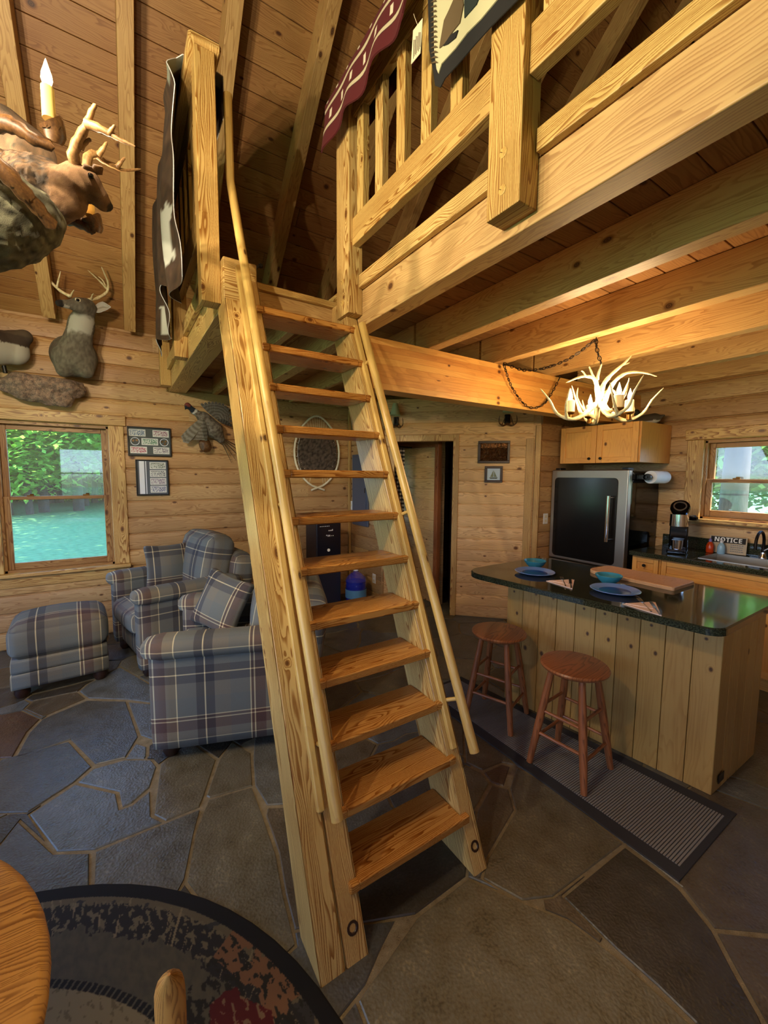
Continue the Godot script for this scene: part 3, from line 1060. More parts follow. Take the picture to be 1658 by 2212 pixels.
func stringer(parent: Node3D, called: String, x0: float, x1: float, y1: float, depth: float, mat: String, flat_top := true) -> void:
	var g := G.new()
	# build as a sheared bar: local x = along the slope
	var n := 1
	var p := [Vector2(sp(0), 0), Vector2(sp(0) - depth, 0), Vector2(sp(y1) - depth, y1), Vector2(sp(y1), y1)]
	var bev := 0.006
	var uvo := Vector2(rng.randf() * 2, rng.randf())
	var sl := sqrt(1.0 + 0.438 * 0.438)
	var q := []
	for side in [x0, x1]:
		for k in p:
			q.append(Vector3(side, k.y, k.x))
	var uvp := func(k: int, across: float) -> Vector2:
		return uvo + Vector2(p[k].y * sl, across)
	g.face(q[0], q[1], q[2], q[3], Vector3.LEFT, uvp.call(0, 0.3), uvp.call(1, 0.3 + depth), uvp.call(2, 0.3 + depth), uvp.call(3, 0.3))
	g.face(q[4], q[5], q[6], q[7], Vector3.RIGHT, uvp.call(0, 0.7), uvp.call(1, 0.7 + depth), uvp.call(2, 0.7 + depth), uvp.call(3, 0.7))
	var nf := Vector3(0, 0.438, 1).normalized()
	g.face(q[0] + Vector3(bev, 0, 0), q[4] - Vector3(bev, 0, 0), q[7] - Vector3(bev, 0, 0), q[3] + Vector3(bev, 0, 0), nf, uvp.call(0, 0), uvp.call(0, x1 - x0), uvp.call(3, x1 - x0), uvp.call(3, 0))
	g.face(q[1], q[5], q[6], q[2], -nf, uvp.call(0, 0), uvp.call(0, x1 - x0), uvp.call(3, x1 - x0), uvp.call(3, 0))
	g.face(q[2], q[6], q[7], q[3], Vector3.UP, uvo, uvo + Vector2(0, 0.1), uvo + Vector2(0.05, 0.1), uvo + Vector2(0.05, 0))
	g.face(q[0], q[4], q[5], q[1], Vector3.DOWN)
	# softened front arrises
	for s in [[0, 3, 1.0], [4, 7, -1.0]]:
		var inn := Vector3(bev * s[2], 0, 0)
		var bk := Vector3(0, 0, -bev)
		g.face(q[s[0]] + inn, q[s[0]] + bk, q[s[1]] + bk, q[s[1]] + inn, (nf + Vector3(-s[2], 0, 0)).normalized(), uvp.call(0, 0.02), uvp.call(0, 0.03), uvp.call(3, 0.03), uvp.call(3, 0.02))
	mi(parent, called, g, pick(mat))

func stairs() -> void:
	var t := thing("loft_stair", "steep open pine stair with twelve treads and round handrails up to the loft", "stair")
	stringer(t, "outer_stringer", 0.464, 0.552, 2.438, 0.17, "stair")
	stringer(t, "stringer", 0.556, 0.637, 2.60, 0.20, "stair")
	stringer(t, "stringer", 1.13, 1.2, 2.60, 0.20, "stair")
	for k in 12:
		var y := 0.204 + 0.2025 * k
		var g := G.new()
		var zf := sp(y) + 0.028
		var uvo := Vector2(rng.randf() * 2, rng.randf())
		gbox(g, Vector3(0.8835, y - 0.018, zf - 0.1025), Vector3(0.494, 0.036, 0.205), Basis.IDENTITY, 0.007, 0, uvo)
		for s in [-1.0, 1.0]:
			gbox(g, Vector3(0.8835 + s * 0.260, y - 0.018, zf - 0.016), Vector3(0.040, 0.0358, 0.032), Basis.IDENTITY, 0.007, 0, uvo + Vector2(s * 0.26, 0.17))
		mi(t, "tread", g, pick("tread"))
	# plugs over the bolts at the feet
	for x in [0.597, 1.166]:
		var g := G.new()
		var nf := Vector3(0, 0.438, 1).normalized()
		glathe(g, [Vector2(0.021, -0.004), Vector2(0.021, 0.003), Vector2(0.014, 0.003), Vector2(0.011, -0.001), Vector2(0.0, -0.001)], 14, Transform3D(Basis(Vector3.RIGHT, nf, Vector3.RIGHT.cross(nf)), Vector3(x, 0.085, sp(0.085))))
		mi(t, "bolt_plug", g, M["foot"])
	# cover strips and handrails
	var sl := Vector3(0, 1, -0.438).normalized()
	var nf2 := Vector3(0, 0.438, 1).normalized()
	for q in [[0.530, 0.560, 0.42, 2.66], [1.150, 1.182, 0.42, 2.44]]:
		var a := Vector3((q[0] + q[1]) * 0.5, q[2], sp(q[2]))
		var b := Vector3((q[0] + q[1]) * 0.5, q[3], sp(q[3]))
		var g := G.new()
		gbox(g, (a + b) * 0.5 + nf2 * 0.012, Vector3((b - a).length(), q[1] - q[0], 0.024), Basis(sl, Vector3.LEFT, sl.cross(Vector3.LEFT)), 0.008, 0, Vector2(rng.randf(), 0))
		mi(t, "cover_strip", g, M["dowel"][0])
	var off := nf2 * 0.075
	var p0 := Vector3(0.576, 0.40, sp(0.40)) + off
	var p1 := Vector3(0.553, 3.06, sp(3.06)) + off
	var g1 := G.new()
	gtube(g1, [p0, p0 + (p1 - p0) * 0.25, p0 + (p1 - p0) * 0.5, p0 + (p1 - p0) * 0.75, p1, p1 + Vector3(-0.002, 0.02, -0.004), p1 + Vector3(-0.004, 0.43, -0.006)], [0.021], 14)
	mi(t, "handrail", g1, M["dowel"][0])
	var r0 := Vector3(1.222, 0.40, sp(0.40)) + off
	var r1 := Vector3(1.168, 2.40, sp(2.40)) + off
	var g2 := G.new()
	gtube(g2, [r0, r0.lerp(r1, 0.33), r0.lerp(r1, 0.66), r1], [0.021], 14)
	mi(t, "handrail", g2, M["dowel"][0])
	for q in [[p0, p1, 0.08], [p0, p1, 0.4], [p0, p1, 0.75], [r0, r1, 0.1], [r0, r1, 0.5], [r0, r1, 0.9]]:
		var c: Vector3 = q[0].lerp(q[1], q[2])
		var g := G.new()
		gtube(g, [c, Vector3(minf(c.x, 1.17), c.y, c.z) - nf2 * 0.085], [0.009], 8)
		mi(t, "rail_bracket", g, M["dowel"][0])

# ---------------------------------------------------------------- railings
func railings() -> void:
	var r := thing("loft_railing", "pine loft railing hung with blankets above the kitchen", "railing")
	for q in [[-2.24, -2.095, 2.5], [-1.08, -0.938, 2.475], [0.08, 0.22, 2.475]]:
		var p := bd(r, "post", Vector3(1.11, q[2], q[0]), Vector3(1.2, 3.60, q[1]), "rail", 1, 0.004)
		for y in [0.07, 0.185]:
			var g := G.new()
			glathe(g, [Vector2(0.016, 0.0), Vector2(0.016, 0.0015), Vector2(0.012, 0.0025), Vector2(0.0, 0.0025)], 14, Transform3D(Basis(Vector3.UP, Vector3.LEFT, Vector3.BACK), Vector3(-0.045, q[2] + y - p.position.y, 0.0)))
			mi(p, "plug", g, M["dowel"][0])
	for q in [[-2.095, -1.08], [-0.938, 0.08], [0.22, 2.9]]:
		bd(r, "bottom_rail", Vector3(1.135, 2.855, q[0]), Vector3(1.18, 3.0, q[1]), "rail", 2, 0.004)
		bd(r, "top_rail", Vector3(1.135, 3.51, q[0]), Vector3(1.18, 3.60, q[1]), "rail", 2, 0.004)
		var z: float = q[0] + 0.04
		while z < minf(q[1], 1.2) - 0.05:
			bd(r, "baluster", Vector3(1.14, 3.0, z), Vector3(1.178, 3.51, z + 0.068), "rail", 1, 0.003)
			z += 0.185
	bd(r, "cap_rail", Vector3(1.075, 3.60, -2.32), Vector3(1.225, 3.64, 2.9), "rail", 2, 0.014)
	var l := thing("landing_railing", "pine landing railing at the stair head draped with a cowhide", "railing")
	bd(l, "post", Vector3(0.38, 2.45, -2.335), Vector3(0.472, 3.60, -2.245), "stair", 1, 0.004)
	bd(l, "post", Vector3(0.38, 2.45, -3.50), Vector3(0.472, 3.60, -3.40), "stair", 1, 0.004)
	bd(l, "post", Vector3(0.38, 2.45, -4.65), Vector3(0.472, 2.95, -4.55), "stair", 1, 0.004)
	bd(l, "cap_rail", Vector3(0.355, 3.60, -3.80), Vector3(0.50, 3.64, -2.225), "stair", 2, 0.014)
	for q in [[-3.40, -2.335], [-4.55, -3.50]]:
		var hi := 3.60 if q[1] > -3.0 else 3.12
		bd(l, "bottom_rail", Vector3(0.41, 2.855, q[0]), Vector3(0.455, 3.0, q[1]), "stair", 2, 0.004)
		if hi > 3.2:
			bd(l, "top_rail", Vector3(0.41, 3.46, q[0]), Vector3(0.455, 3.60, q[1]), "stair", 2, 0.004)
			var z: float = q[1] - 0.11
			while z > q[0] + 0.03:
				bd(l, "baluster", Vector3(0.413, 3.0, z), Vector3(0.452, 3.46, z + 0.068), "rail", 1, 0.003)
				z -= 0.185

# ---------------------------------------------------------------- bath walls
func bath_walls() -> void:
	var side := shellpart("wall_bath_side", "pine wall with the grey breaker panel beside the snow hoop")
	bd(side, "backing", Vector3(2.602, 0, WZ), Vector3(2.68, 2.46, -4.02), M["log"][1], 2, 0.0)
	log_wall(side, Vector3(2.6, 0, WZ), Vector3.LEFT, 0.84, 2.46, 0.165, [], "log", 0.018, "plank", false)
	bd(side, "corner_trim", Vector3(2.545, 0, WZ + 0.03), Vector3(2.575, 2.44, WZ + 0.06), "trim", 1)
	bd(side, "baseboard", Vector3(2.56, 0, WZ + 0.06), Vector3(2.582, 0.09, -4.03), "trim", 2)
	# diagonal wall with the doorway
	var diag := shellpart("wall_bath_diagonal", "pale knotty pine diagonal wall with the bathroom doorway")
	var dx := Vector3(0.7071, 0, 0.7071)
	var nrm := Vector3(-0.7071, 0, 0.7071)
	var org := Vector3(2.6, 0, -4.014)
	var bas := Basis(dx, Vector3.UP, nrm)
	for q in [[-0.03, 0.10, 0.0, 2.46], [0.10, 0.80, 1.985, 2.46], [0.80, 1.697, 0.0, 2.46]]:
		var o := mi(diag, "backing", bmesh(Vector3(q[1] - q[0], q[3] - q[2], 0.09), 0, 0.0), M["bath"][1], org + dx * ((q[0] + q[1]) * 0.5) + Vector3.UP * ((q[2] + q[3]) * 0.5) - nrm * 0.047)
		o.basis = bas
	log_wall(diag, org, nrm, 1.62, 2.46, 0.1285, [[0.06, 0.84, 0.0, 2.01]], "bath", 0.012, "plank", false)
	for q in [[0.78, 0.845, 0.0, 2.055, 0.02], [0.055, 0.115, 0.0, 2.055, 0.02], [0.115, 0.78, 1.985, 2.055, 0.02], [1.55, 1.63, 0.0, 2.0, 0.022], [1.645, 1.70, 0.0, 2.14, 0.03]]:
		var o := mi(diag, "trim_board", bmesh(Vector3(q[1] - q[0], q[3] - q[2], q[4]), 1, 0.003), pick("trim"), org + dx * ((q[0] + q[1]) * 0.5) + Vector3.UP * ((q[2] + q[3]) * 0.5) + nrm * (q[4] * 0.5 + 0.001))
		o.basis = bas
	var ret := shellpart("wall_bath_return", "pine wall strip beside the refrigerator")
	bd(ret, "backing", Vector3(3.80, 0, -2.90), Vector3(KX, 2.46, -2.812), M["log"][1], 0, 0.0)
	log_wall(ret, Vector3(3.80, 0, -2.81), Vector3.BACK, KX - 3.80, 2.44, 0.165, [], "log", 0.02, "plank", false)
	plate(ret, Vector3(3.90, 1.14, -2.785), Basis.IDENTITY, 0.075, 0.115, true)
	# inside the bathroom: ceiling, plank partition and jamb
	var inn := shellpart("wall_bath_inside", "plank partition seen through the bathroom doorway")
	bd(inn, "backing", Vector3(3.27, 0, -4.84), Vector3(3.33, 2.4, -3.80), M["log"][1], 2, 0.0)
	log_wall(inn, Vector3(3.27, 0, -4.7), Vector3.LEFT, 0.86, 1.95, 0.13, [], "bath", 0.008, "plank", false)
	bd(inn, "jamb", Vector3(3.20, 0, -3.84), Vector3(3.26, 2.06, -3.775), "stool", 1)
	bd(inn, "head", Vector3(3.24, 1.95, -4.7), Vector3(3.27, 2.04, -3.84), "stool", 2)
	# dark door leaf standing open behind the right jamb
	var door := shellpart("door_1", "dark stained door standing open into the bathroom")
	var da := Vector3(0.62, 0, -0.785).normalized()
	var hinge := org + dx * 0.80 - nrm * 0.10
	var o2 := mi(door, "leaf", bmesh(Vector3(0.70, 1.95, 0.036), 1, 0.003), pick("door_wood"), hinge + da * 0.35 + Vector3.UP * 0.985)
	o2.basis = Basis(da, Vector3.UP, da.cross(Vector3.UP))
	var gk := G.new()
	glathe(gk, [Vector2(0.0, 0.0), Vector2(0.02, 0.0), Vector2(0.012, 0.02), Vector2(0.012, 0.03), Vector2(0.027, 0.045), Vector2(0.024, 0.065), Vector2(0.0, 0.07)], 14, Transform3D(Basis(Vector3.RIGHT, Vector3(0, 0, -1), Vector3.UP), Vector3(0.28, 0, -0.018)))
	mi(o2, "knob", gk, M["brass"])
	# checked curtain
	var cg := G.new()
	ggrid(cg, 40, 6, func(u: float, v: float) -> Vector3: return Vector3(2.80 + u * 0.30, 0.35 + (1.0 - v) * 1.60, -4.28 - u * 0.05 + 0.02 * sin(u * 34.0)), 0.004, Vector2(6, 32))
	var check := Image.create(32, 32, false, Image.FORMAT_RGB8)
	for y in 32:
		for x in 32:
			var k := (1 if x < 16 else 0) + (1 if y < 16 else 0)
			check.set_pixel(x, y, [Color(0.86, 0.84, 0.78), Color(0.3, 0.3, 0.32), Color(0.05, 0.05, 0.07)][k])
	var cur := thing("checked_curtain", "black and white checked curtain inside the bathroom doorway", "curtain")
	mi(cur, "cloth", cg, std(ImageTexture.create_from_image(check), Color.WHITE, 0.9, Vector3(1, 1, 1)))
	var rod := G.new()
	gtube(rod, [Vector3(2.682, 1.96, -4.26), Vector3(3.255, 1.96, -4.36)], [0.008], 8)
	mi(cur, "rod", rod, M["iron"])

func plate(parent: Node3D, at: Vector3, bas: Basis, w: float, h: float, sockets := false) -> void:
	# wall plate facing local z
	var g := G.new()
	gbox(g, Vector3.ZERO, Vector3(w, h, 0.008), Basis.IDENTITY, 0.003)
	var o := mi(parent, "outlet" if sockets else "switch", g, M["white"], at)
	o.basis = bas
	var s := G.new()
	if sockets:
		for y in [-0.024, 0.024]:
			gbox(s, Vector3(0, y, 0.005), Vector3(0.03, 0.028, 0.004), Basis.IDENTITY, 0.001)
	else:
		gbox(s, Vector3(0, 0.004, 0.009), Vector3(0.01, 0.022, 0.014), Basis.IDENTITY, 0.002)
	mi(o, "face", s, M["cream"])

# ---------------------------------------------------------------- windows
func sash_window(called: String, label: String, org: Vector3, nrm: Vector3, w: float, h: float, meet: float, casing: float, apron: bool) -> Node3D:
	# org: lower left corner of the opening seen from inside; double hung
	var n := shellpart(called, label)
	var dx := Vector3.UP.cross(nrm)
	n.transform = Transform3D(Basis(dx, Vector3.UP, nrm), org)
	# jamb box in the wall thickness
	for q in [[Vector3(-0.005, -0.005, -0.16), Vector3(0.022, h, 0.0)], [Vector3(w - 0.022, -0.005, -0.16), Vector3(w + 0.005, h, 0.0)], [Vector3(0, h - 0.022, -0.16), Vector3(w, h + 0.005, 0.0)], [Vector3(0, -0.01, -0.16), Vector3(w, 0.022, 0.0)]]:
		bd(n, "jamb", q[0], q[1], "sash", 1 if q[1].y - q[0].y > 0.2 else 0, 0.001)
	for k in 2:
		var y0 := 0.022 if k == 0 else meet - 0.012
		var y1 := meet + 0.022 if k == 0 else h - 0.022
		var z := -0.055 if k == 0 else -0.09
		var s := Node3D.new()
		s.name = "sash"
		n.add_child(s, true)
		for q in [[Vector3(0.022, y0, z), Vector3(0.066, y1, z + 0.032), 1], [Vector3(w - 0.066, y0, z), Vector3(w - 0.022, y1, z + 0.032), 1], [Vector3(0.066, y0, z), Vector3(w - 0.066, y0 + (0.06 if k == 0 else 0.032), z + 0.032), 0], [Vector3(0.066, y1 - (0.032 if k == 0 else 0.045), z), Vector3(w - 0.066, y1, z + 0.032), 0]]:
			bd(s, "sash_bar", q[0], q[1], "sash", q[2], 0.003)
		bd(s, "pane", Vector3(0.06, y0 + 0.02, z + 0.013), Vector3(w - 0.06, y1 - 0.02, z + 0.018), M["glass"], 0, 0.0)
	for x in [0.25, 0.75]:
		var g := G.new()
		gbox(g, Vector3(w * x, meet + 0.028, -0.04), Vector3(0.055, 0.012, 0.022), Basis.IDENTITY, 0.004)
		gbox(g, Vector3(w * x + 0.01, meet + 0.038, -0.036), Vector3(0.03, 0.012, 0.01), Basis(Vector3.UP, 0.3), 0.003)
		mi(n, "sash_lock", g, M["brass"])
	# casing
	bd(n, "side_casing", Vector3(-casing, 0.0, 0.0), Vector3(0.004, h + 0.01, 0.038), "trim", 1, 0.006)
	bd(n, "side_casing", Vector3(w - 0.004, 0.0, 0.0), Vector3(w + casing, h + 0.01, 0.038), "trim", 1, 0.006)
	bd(n, "head_casing", Vector3(-casing - 0.02, h + 0.01, 0.0), Vector3(w + casing + 0.02, h + 0.11, 0.045), "trim", 0, 0.006)
	bd(n, "stool", Vector3(-casing - 0.01, -0.035, -0.03), Vector3(w + casing + 0.01, 0.0, 0.075), "trim", 0, 0.008)
	if apron:
		bd(n, "apron", Vector3(-casing, -0.135, 0.0), Vector3(w + casing, -0.035, 0.036), "trim", 0, 0.006)
	return n

func windows() -> void:
	sash_window("window_1", "double hung window looking on to the lawn and woods", Vector3(NW[0], NW[2], WZ), Vector3.BACK, NW[1] - NW[0], NW[3] - NW[2], 0.665, 0.125, true)
	sash_window("window_2", "kitchen window over the sink with a tree close outside", Vector3(KX, EW[2], EW[0]), Vector3.LEFT, EW[1] - EW[0], EW[3] - EW[2], 0.35, 0.13, false)
	sash_window("window_7", "small bathroom window behind the checked curtain", Vector3(BW[0], BW[2], WZ), Vector3.BACK, BW[1] - BW[0], BW[3] - BW[2], 0.5, 0.05, false)
	var i := 3
	for q in SW:
		sash_window("window_%d" % i, "window in the wall opposite the lawn window", Vector3(q[1], q[2], BZ), Vector3(0, 0, -1), q[1] - q[0], q[3] - q[2], 0.64, 0.1, true)
		i += 1
	for q in WW:
		sash_window("window_%d" % i, "window in the gable wall of the sitting room", Vector3(LX, q[2], q[1]), Vector3.RIGHT, q[1] - q[0], q[3] - q[2], 0.68, 0.1, true)
		i += 1

# ---------------------------------------------------------------- outdoors
func leaf_mesh() -> ArrayMesh:
	var g := G.new()
	for k in 7:
		var a := rng.randf() * TAU
		var c := Vector3(rng.randf_range(-0.5, 0.5), rng.randf_range(-0.3, 0.3), rng.randf_range(-0.5, 0.5))
		var d := Vector3(cos(a), rng.randf_range(-0.5, 0.3), sin(a)).normalized()
		var s := d.cross(Vector3.UP).normalized()
		var nn := s.cross(d).normalized()
		g.face(c, c + d * 0.14 + s * 0.075, c + d * 0.3, c + d * 0.14 - s * 0.075, nn)
	return g.mesh()

func tree(label: String, at: Vector3, h: float, r: float, crown_y: float, crown_r: float, count: int, lm: ArrayMesh, forks := 3) -> void:
	var t := thing("tree", label, "tree", at, 0.0, "trees around the cabin")
	var g := G.new()
	var lean := Vector3(rng.randf_range(-0.06, 0.06), 1, rng.randf_range(-0.06, 0.06))
	var pts := []
	var rad := []
	for i in 8:
		var k := i / 7.0
		pts.append(lean * h * k + Vector3(sin(k * 5 + at.x), 0, cos(k * 4 + at.z)) * 0.12 * k)
		rad.append(lerpf(r * 1.15, r * 0.3, k))
	gtube(g, pts, rad, 9)
	for k in forks:
		var b: Vector3 = pts[2 + k % 4]
		var a := rng.randf() * TAU
		var d := Vector3(cos(a) * 0.6, 1.0, sin(a) * 0.6)
		gtube(g, [b, b + d * h * 0.1, b + d * h * 0.22 + Vector3(0, 0.3, 0)], [r * 0.5, r * 0.36, r * 0.12], 6)
	mi(t, "trunk", g, M["bark"])
	if count == 0:
		return
	var mm := MultiMesh.new()
	mm.transform_format = MultiMesh.TRANSFORM_3D
	mm.mesh = lm
	mm.instance_count = count
	for i in count:
		var p := Vector3(rng.randfn(0, 1), rng.randfn(0, 1), rng.randfn(0, 1)).normalized() * pow(rng.randf(), 0.45) * crown_r
		p.y = p.y * 0.9 + crown_y
		var bs := Basis.from_euler(Vector3(rng.randf_range(-0.5, 0.5), rng.randf() * TAU, rng.randf_range(-0.5, 0.5))).scaled(Vector3.ONE * rng.randf_range(0.8, 1.5))
		mm.set_instance_transform(i, Transform3D(bs, p))
	var o := MultiMeshInstance3D.new()
	o.name = "foliage"
	o.multimesh = mm
	o.material_override = pick("leaf")
	o.set_meta("kind", "stuff")
	t.add_child(o, true)

func outdoors() -> void:
	var lawn := G.new()
	lawn.face(Vector3(-70, -0.35, WZ - 0.2), Vector3(70, -0.35, WZ - 0.2), Vector3(70, -0.2, -80), Vector3(-70, -0.2, -80), Vector3.UP)
	lawn.face(Vector3(KX + 0.2, -0.351, WZ), Vector3(70, -0.351, WZ), Vector3(70, -0.351, 60), Vector3(KX + 0.2, -0.351, 60), Vector3.UP)
	lawn.face(Vector3(-70, -0.351, WZ), Vector3(LX - 0.2, -0.351, WZ), Vector3(LX - 0.2, -0.351, 60), Vector3(-70, -0.351, 60), Vector3.UP)
	lawn.face(Vector3(LX - 0.2, -0.351, BZ + 0.2), Vector3(KX + 0.2, -0.351, BZ + 0.2), Vector3(KX + 0.2, -0.351, 60), Vector3(LX - 0.2, -0.351, 60), Vector3.UP)
	var o := mi(self, "lawn", lawn, M["grass"])
	o.set_meta("kind", "structure")
	o.set_meta("label", "sunlit mown lawn outside the windows")
	o.set_meta("category", "lawn")
	var lm := leaf_mesh()
	# wood edge beyond the lawn, as the north window frames it
	for k in 26:
		var a := lerpf(-0.36, 0.16, (k + rng.randf()) / 26.0)
		var d := rng.randf_range(19.0, 33.0)
		tree("slender leafy tree at the wood edge beyond the lawn", Vector3(sin(a) * d, -0.3, WZ - cos(a) * d), rng.randf_range(9, 13), rng.randf_range(0.12, 0.26), rng.randf_range(3.6, 5.5), 3.2, 900, lm)
	for k in 16:
		var a := lerpf(-0.33, 0.10, (k + rng.randf()) / 16.0)
		var d := rng.randf_range(30.0, 44.0)
		tree("low bushy sapling in the shade behind the wood edge", Vector3(sin(a) * d, -0.3, WZ - cos(a) * d), 3.5, 0.05, 1.7, 2.2, 700, lm)
	for k in 10:
		var d := 3.0 + k * 1.9
		tree("tall lawn tree whose crown dapples the grass", Vector3(rng.randf_range(1.4, 2.6) if k % 2 == 0 else rng.randf_range(3.4, 4.4), -0.3, WZ - d + 2.0), 11.0, 0.17, rng.randf_range(6.5, 8.0), 2.9, 260, lm)
	tree("grey forked tree close outside the kitchen window", Vector3(9.1, -0.3, -2.72), 9.0, 0.2, 7.5, 2.6, 700, lm, 6)
	for k in 14:
		var a := lerpf(-0.75, 0.15, (k + rng.randf()) / 14.0)
		var d := rng.randf_range(8.0, 18.0)
		tree("leafy tree in the woods outside the kitchen window", Vector3(KX + cos(a) * d + 2.0, -0.3, sin(a) * d), rng.randf_range(8, 12), rng.randf_range(0.1, 0.2), rng.randf_range(2.6, 4.5), 2.8, 1000, lm)

# ---------------------------------------------------------------- kitchen
func knob(parent: Node3D, at: Vector3, out: Vector3, r := 0.014, mat := "iron") -> void:
	var g := G.new()
	var up := Vector3.UP
	var x := up.cross(out).normalized()
	glathe(g, [Vector2(0.0, -0.002), Vector2(r * 0.5, 0.0), Vector2(r * 0.4, r * 0.8), Vector2(r, r * 1.3), Vector2(r * 0.9, r * 1.9), Vector2(0.0, r * 2.1)], 14, Transform3D(Basis(x, out, x.cross(out)), at))
	mi(parent, "knob", g, M[mat])

# frame-and-panel front in the plane x = const, facing -x; z0 < z1
func panel_door(parent: Node3D, called: String, x: float, z0: float, z1: float, y0: float, y1: float, mat: String, kn := Vector2(-1, -1)) -> void:
	var d := Node3D.new()
	d.name = called
	d.position = Vector3(x, y0, z0)
	parent.add_child(d, true)
	var w := z1 - z0
	var h := y1 - y0
	var s := minf(0.055, minf(w, h) * 0.28)
	bd(d, "stile", Vector3(-0.02, 0, 0), Vector3(0, h, s), mat, 1, 0.003)
	bd(d, "stile", Vector3(-0.02, 0, w - s), Vector3(0, h, w), mat, 1, 0.003)
	bd(d, "rail", Vector3(-0.02, 0, s), Vector3(0, s, w - s), mat, 2, 0.003)
	bd(d, "rail", Vector3(-0.02, h - s, s), Vector3(0, h, w - s), mat, 2, 0.003)
	bd(d, "panel", Vector3(-0.009, s, s), Vector3(-0.002, h - s, w - s), mat, 1 if h > w * 0.6 else 2, 0.001)
	if kn.x >= 0.0:
		knob(d, Vector3(-0.02, kn.y * h, kn.x * w), Vector3.LEFT)

func kitchen() -> void:
	# base cabinets and worktop
	var units := [[-1.895, -1.655, 0], [-1.655, -0.72, 1], [-0.72, 0.0, 2], [0.0, 0.75, 2]]
	for q in units:
		var c := thing("base_cabinet", ["narrow pine base cabinet with a dark knob beside the refrigerator", "pine sink base cabinet with a false drawer front", "pine base cabinet past the kitchen sink"][q[2]], "cabinet", Vector3.ZERO, 0.0, "pine base cabinets past the sink" if q[2] == 2 else "")
		bd(c, "body", Vector3(3.962, 0.10, q[0] + 0.001), Vector3(4.56, 0.72 if q[2] == 1 else 0.888, q[1] - 0.001), "cab", 1, 0.002)
		bd(c, "toe_kick", Vector3(4.02, 0.0, q[0] + 0.001), Vector3(4.56, 0.10, q[1] - 0.001), "cab", 2, 0.002)
		if q[2] == 1:
			bd(c, "front_frame", Vector3(3.962, 0.72, q[0] + 0.001), Vector3(3.985, 0.888, q[1] - 0.001), "cab", 2, 0.002)
		panel_door(c, "drawer_front", 3.96, q[0] + 0.012, q[1] - 0.012, 0.735, 0.875, "cab", Vector2(0.5, 0.55) if q[2] != 1 else Vector2(-1, -1))
		if q[2] == 0:
			panel_door(c, "door", 3.96, q[0] + 0.012, q[1] - 0.012, 0.12, 0.72, "cab", Vector2(0.8, 0.85))
		else:
			var m: float = (q[0] + q[1]) * 0.5
			panel_door(c, "door", 3.96, q[0] + 0.012, m - 0.004, 0.12, 0.72, "cab", Vector2(0.88, 0.85))
			panel_door(c, "door", 3.96, m + 0.004, q[1] - 0.012, 0.12, 0.72, "cab", Vector2(0.12, 0.85))
	var w := thing("kitchen_worktop", "dark green granite worktop along the kitchen wall", "worktop")
	var sink := [4.03, 4.44, -1.42, -0.78]
	for q in [[Vector3(3.905, 0.89, -1.9), Vector3(4.568, 0.93, sink[2])], [Vector3(3.905, 0.89, sink[3]), Vector3(4.568, 0.93, 0.78)], [Vector3(3.905, 0.89, sink[2]), Vector3(sink[0], 0.93, sink[3])], [Vector3(sink[1], 0.89, sink[2]), Vector3(4.568, 0.93, sink[3])]]:
		bd(w, "top", q[0], q[1], M["granite"], 2, 0.004)
	bd(w, "backsplash", Vector3(4.545, 0.93, -1.9), Vector3(4.568, 1.04, 0.78), M["granite"], 2, 0.003)
	var sk := thing("kitchen_sink", "stainless sink basin sunk into the kitchen worktop", "sink")
	bd(sk, "bottom", Vector3(sink[0] + 0.004, 0.75, sink[2] + 0.004), Vector3(sink[1] - 0.004, 0.755, sink[3] - 0.004), M["steel"], 0, 0.0)
	for q in [[Vector3(sink[0] + 0.003, 0.75, sink[2] + 0.003), Vector3(sink[0] + 0.008, 0.934, sink[3] - 0.003)], [Vector3(sink[1] - 0.008, 0.75, sink[2] + 0.003), Vector3(sink[1] - 0.003, 0.934, sink[3] - 0.003)], [Vector3(sink[0] + 0.003, 0.75, sink[2] + 0.003), Vector3(sink[1] - 0.003, 0.934, sink[2] + 0.008)], [Vector3(sink[0] + 0.003, 0.75, sink[3] - 0.008), Vector3(sink[1] - 0.003, 0.934, sink[3] - 0.003)]]:
		bd(sk, "side", q[0], q[1], M["steel"], 0, 0.0)
	var fc := thing("kitchen_faucet", "dark gooseneck faucet behind the kitchen sink", "faucet", Vector3(4.49, 0.932, -1.12))
	var g := G.new()
	var pts := [Vector3.ZERO, Vector3(0, 0.09, 0)]
	for i in 10:
		var a := PI * i / 9.0
		pts.append(Vector3(-0.10 + 0.10 * cos(a), 0.13 + 0.10 * sin(a), 0))
	pts.append(Vector3(-0.20, 0.09, 0))
	gtube(g, pts, [0.017, 0.013, 0.011], 10)
	mi(fc, "spout", g, M["iron"])
	g = G.new()
	gtube(g, [Vector3(0, 0.06, 0.0), Vector3(0.0, 0.10, 0.05), Vector3(0.0, 0.16, 0.11)], [0.013, 0.009, 0.007], 8)
	mi(fc, "lever", g, M["chrome"])
	g = G.new()
	glathe(g, [Vector2(0.03, 0.0), Vector2(0.03, 0.008), Vector2(0.02, 0.02), Vector2(0.018, 0.05), Vector2(0.0, 0.05)], 16)
	mi(fc, "base", g, M["chrome"])
	fridge()
	# wall cabinet over the refrigerator
	var wc := thing("wall_cabinet", "pine two door wall cabinet above the refrigerator", "cabinet")
	bd(wc, "body", Vector3(3.99, 1.735, -2.69), Vector3(4.57, 2.105, -1.905), "cab", 1, 0.002)
	bd(wc, "side_panel", Vector3(3.99, 1.735, -1.905), Vector3(4.57, 2.105, -1.895), "cab", 1, 0.002)
	panel_door(wc, "door", 3.988, -2.688, -2.302, 1.735, 2.105, "cab", Vector2(0.86, 0.12))
	panel_door(wc, "door", 3.988, -2.296, -1.91, 1.735, 2.105, "cab", Vector2(0.14, 0.12))
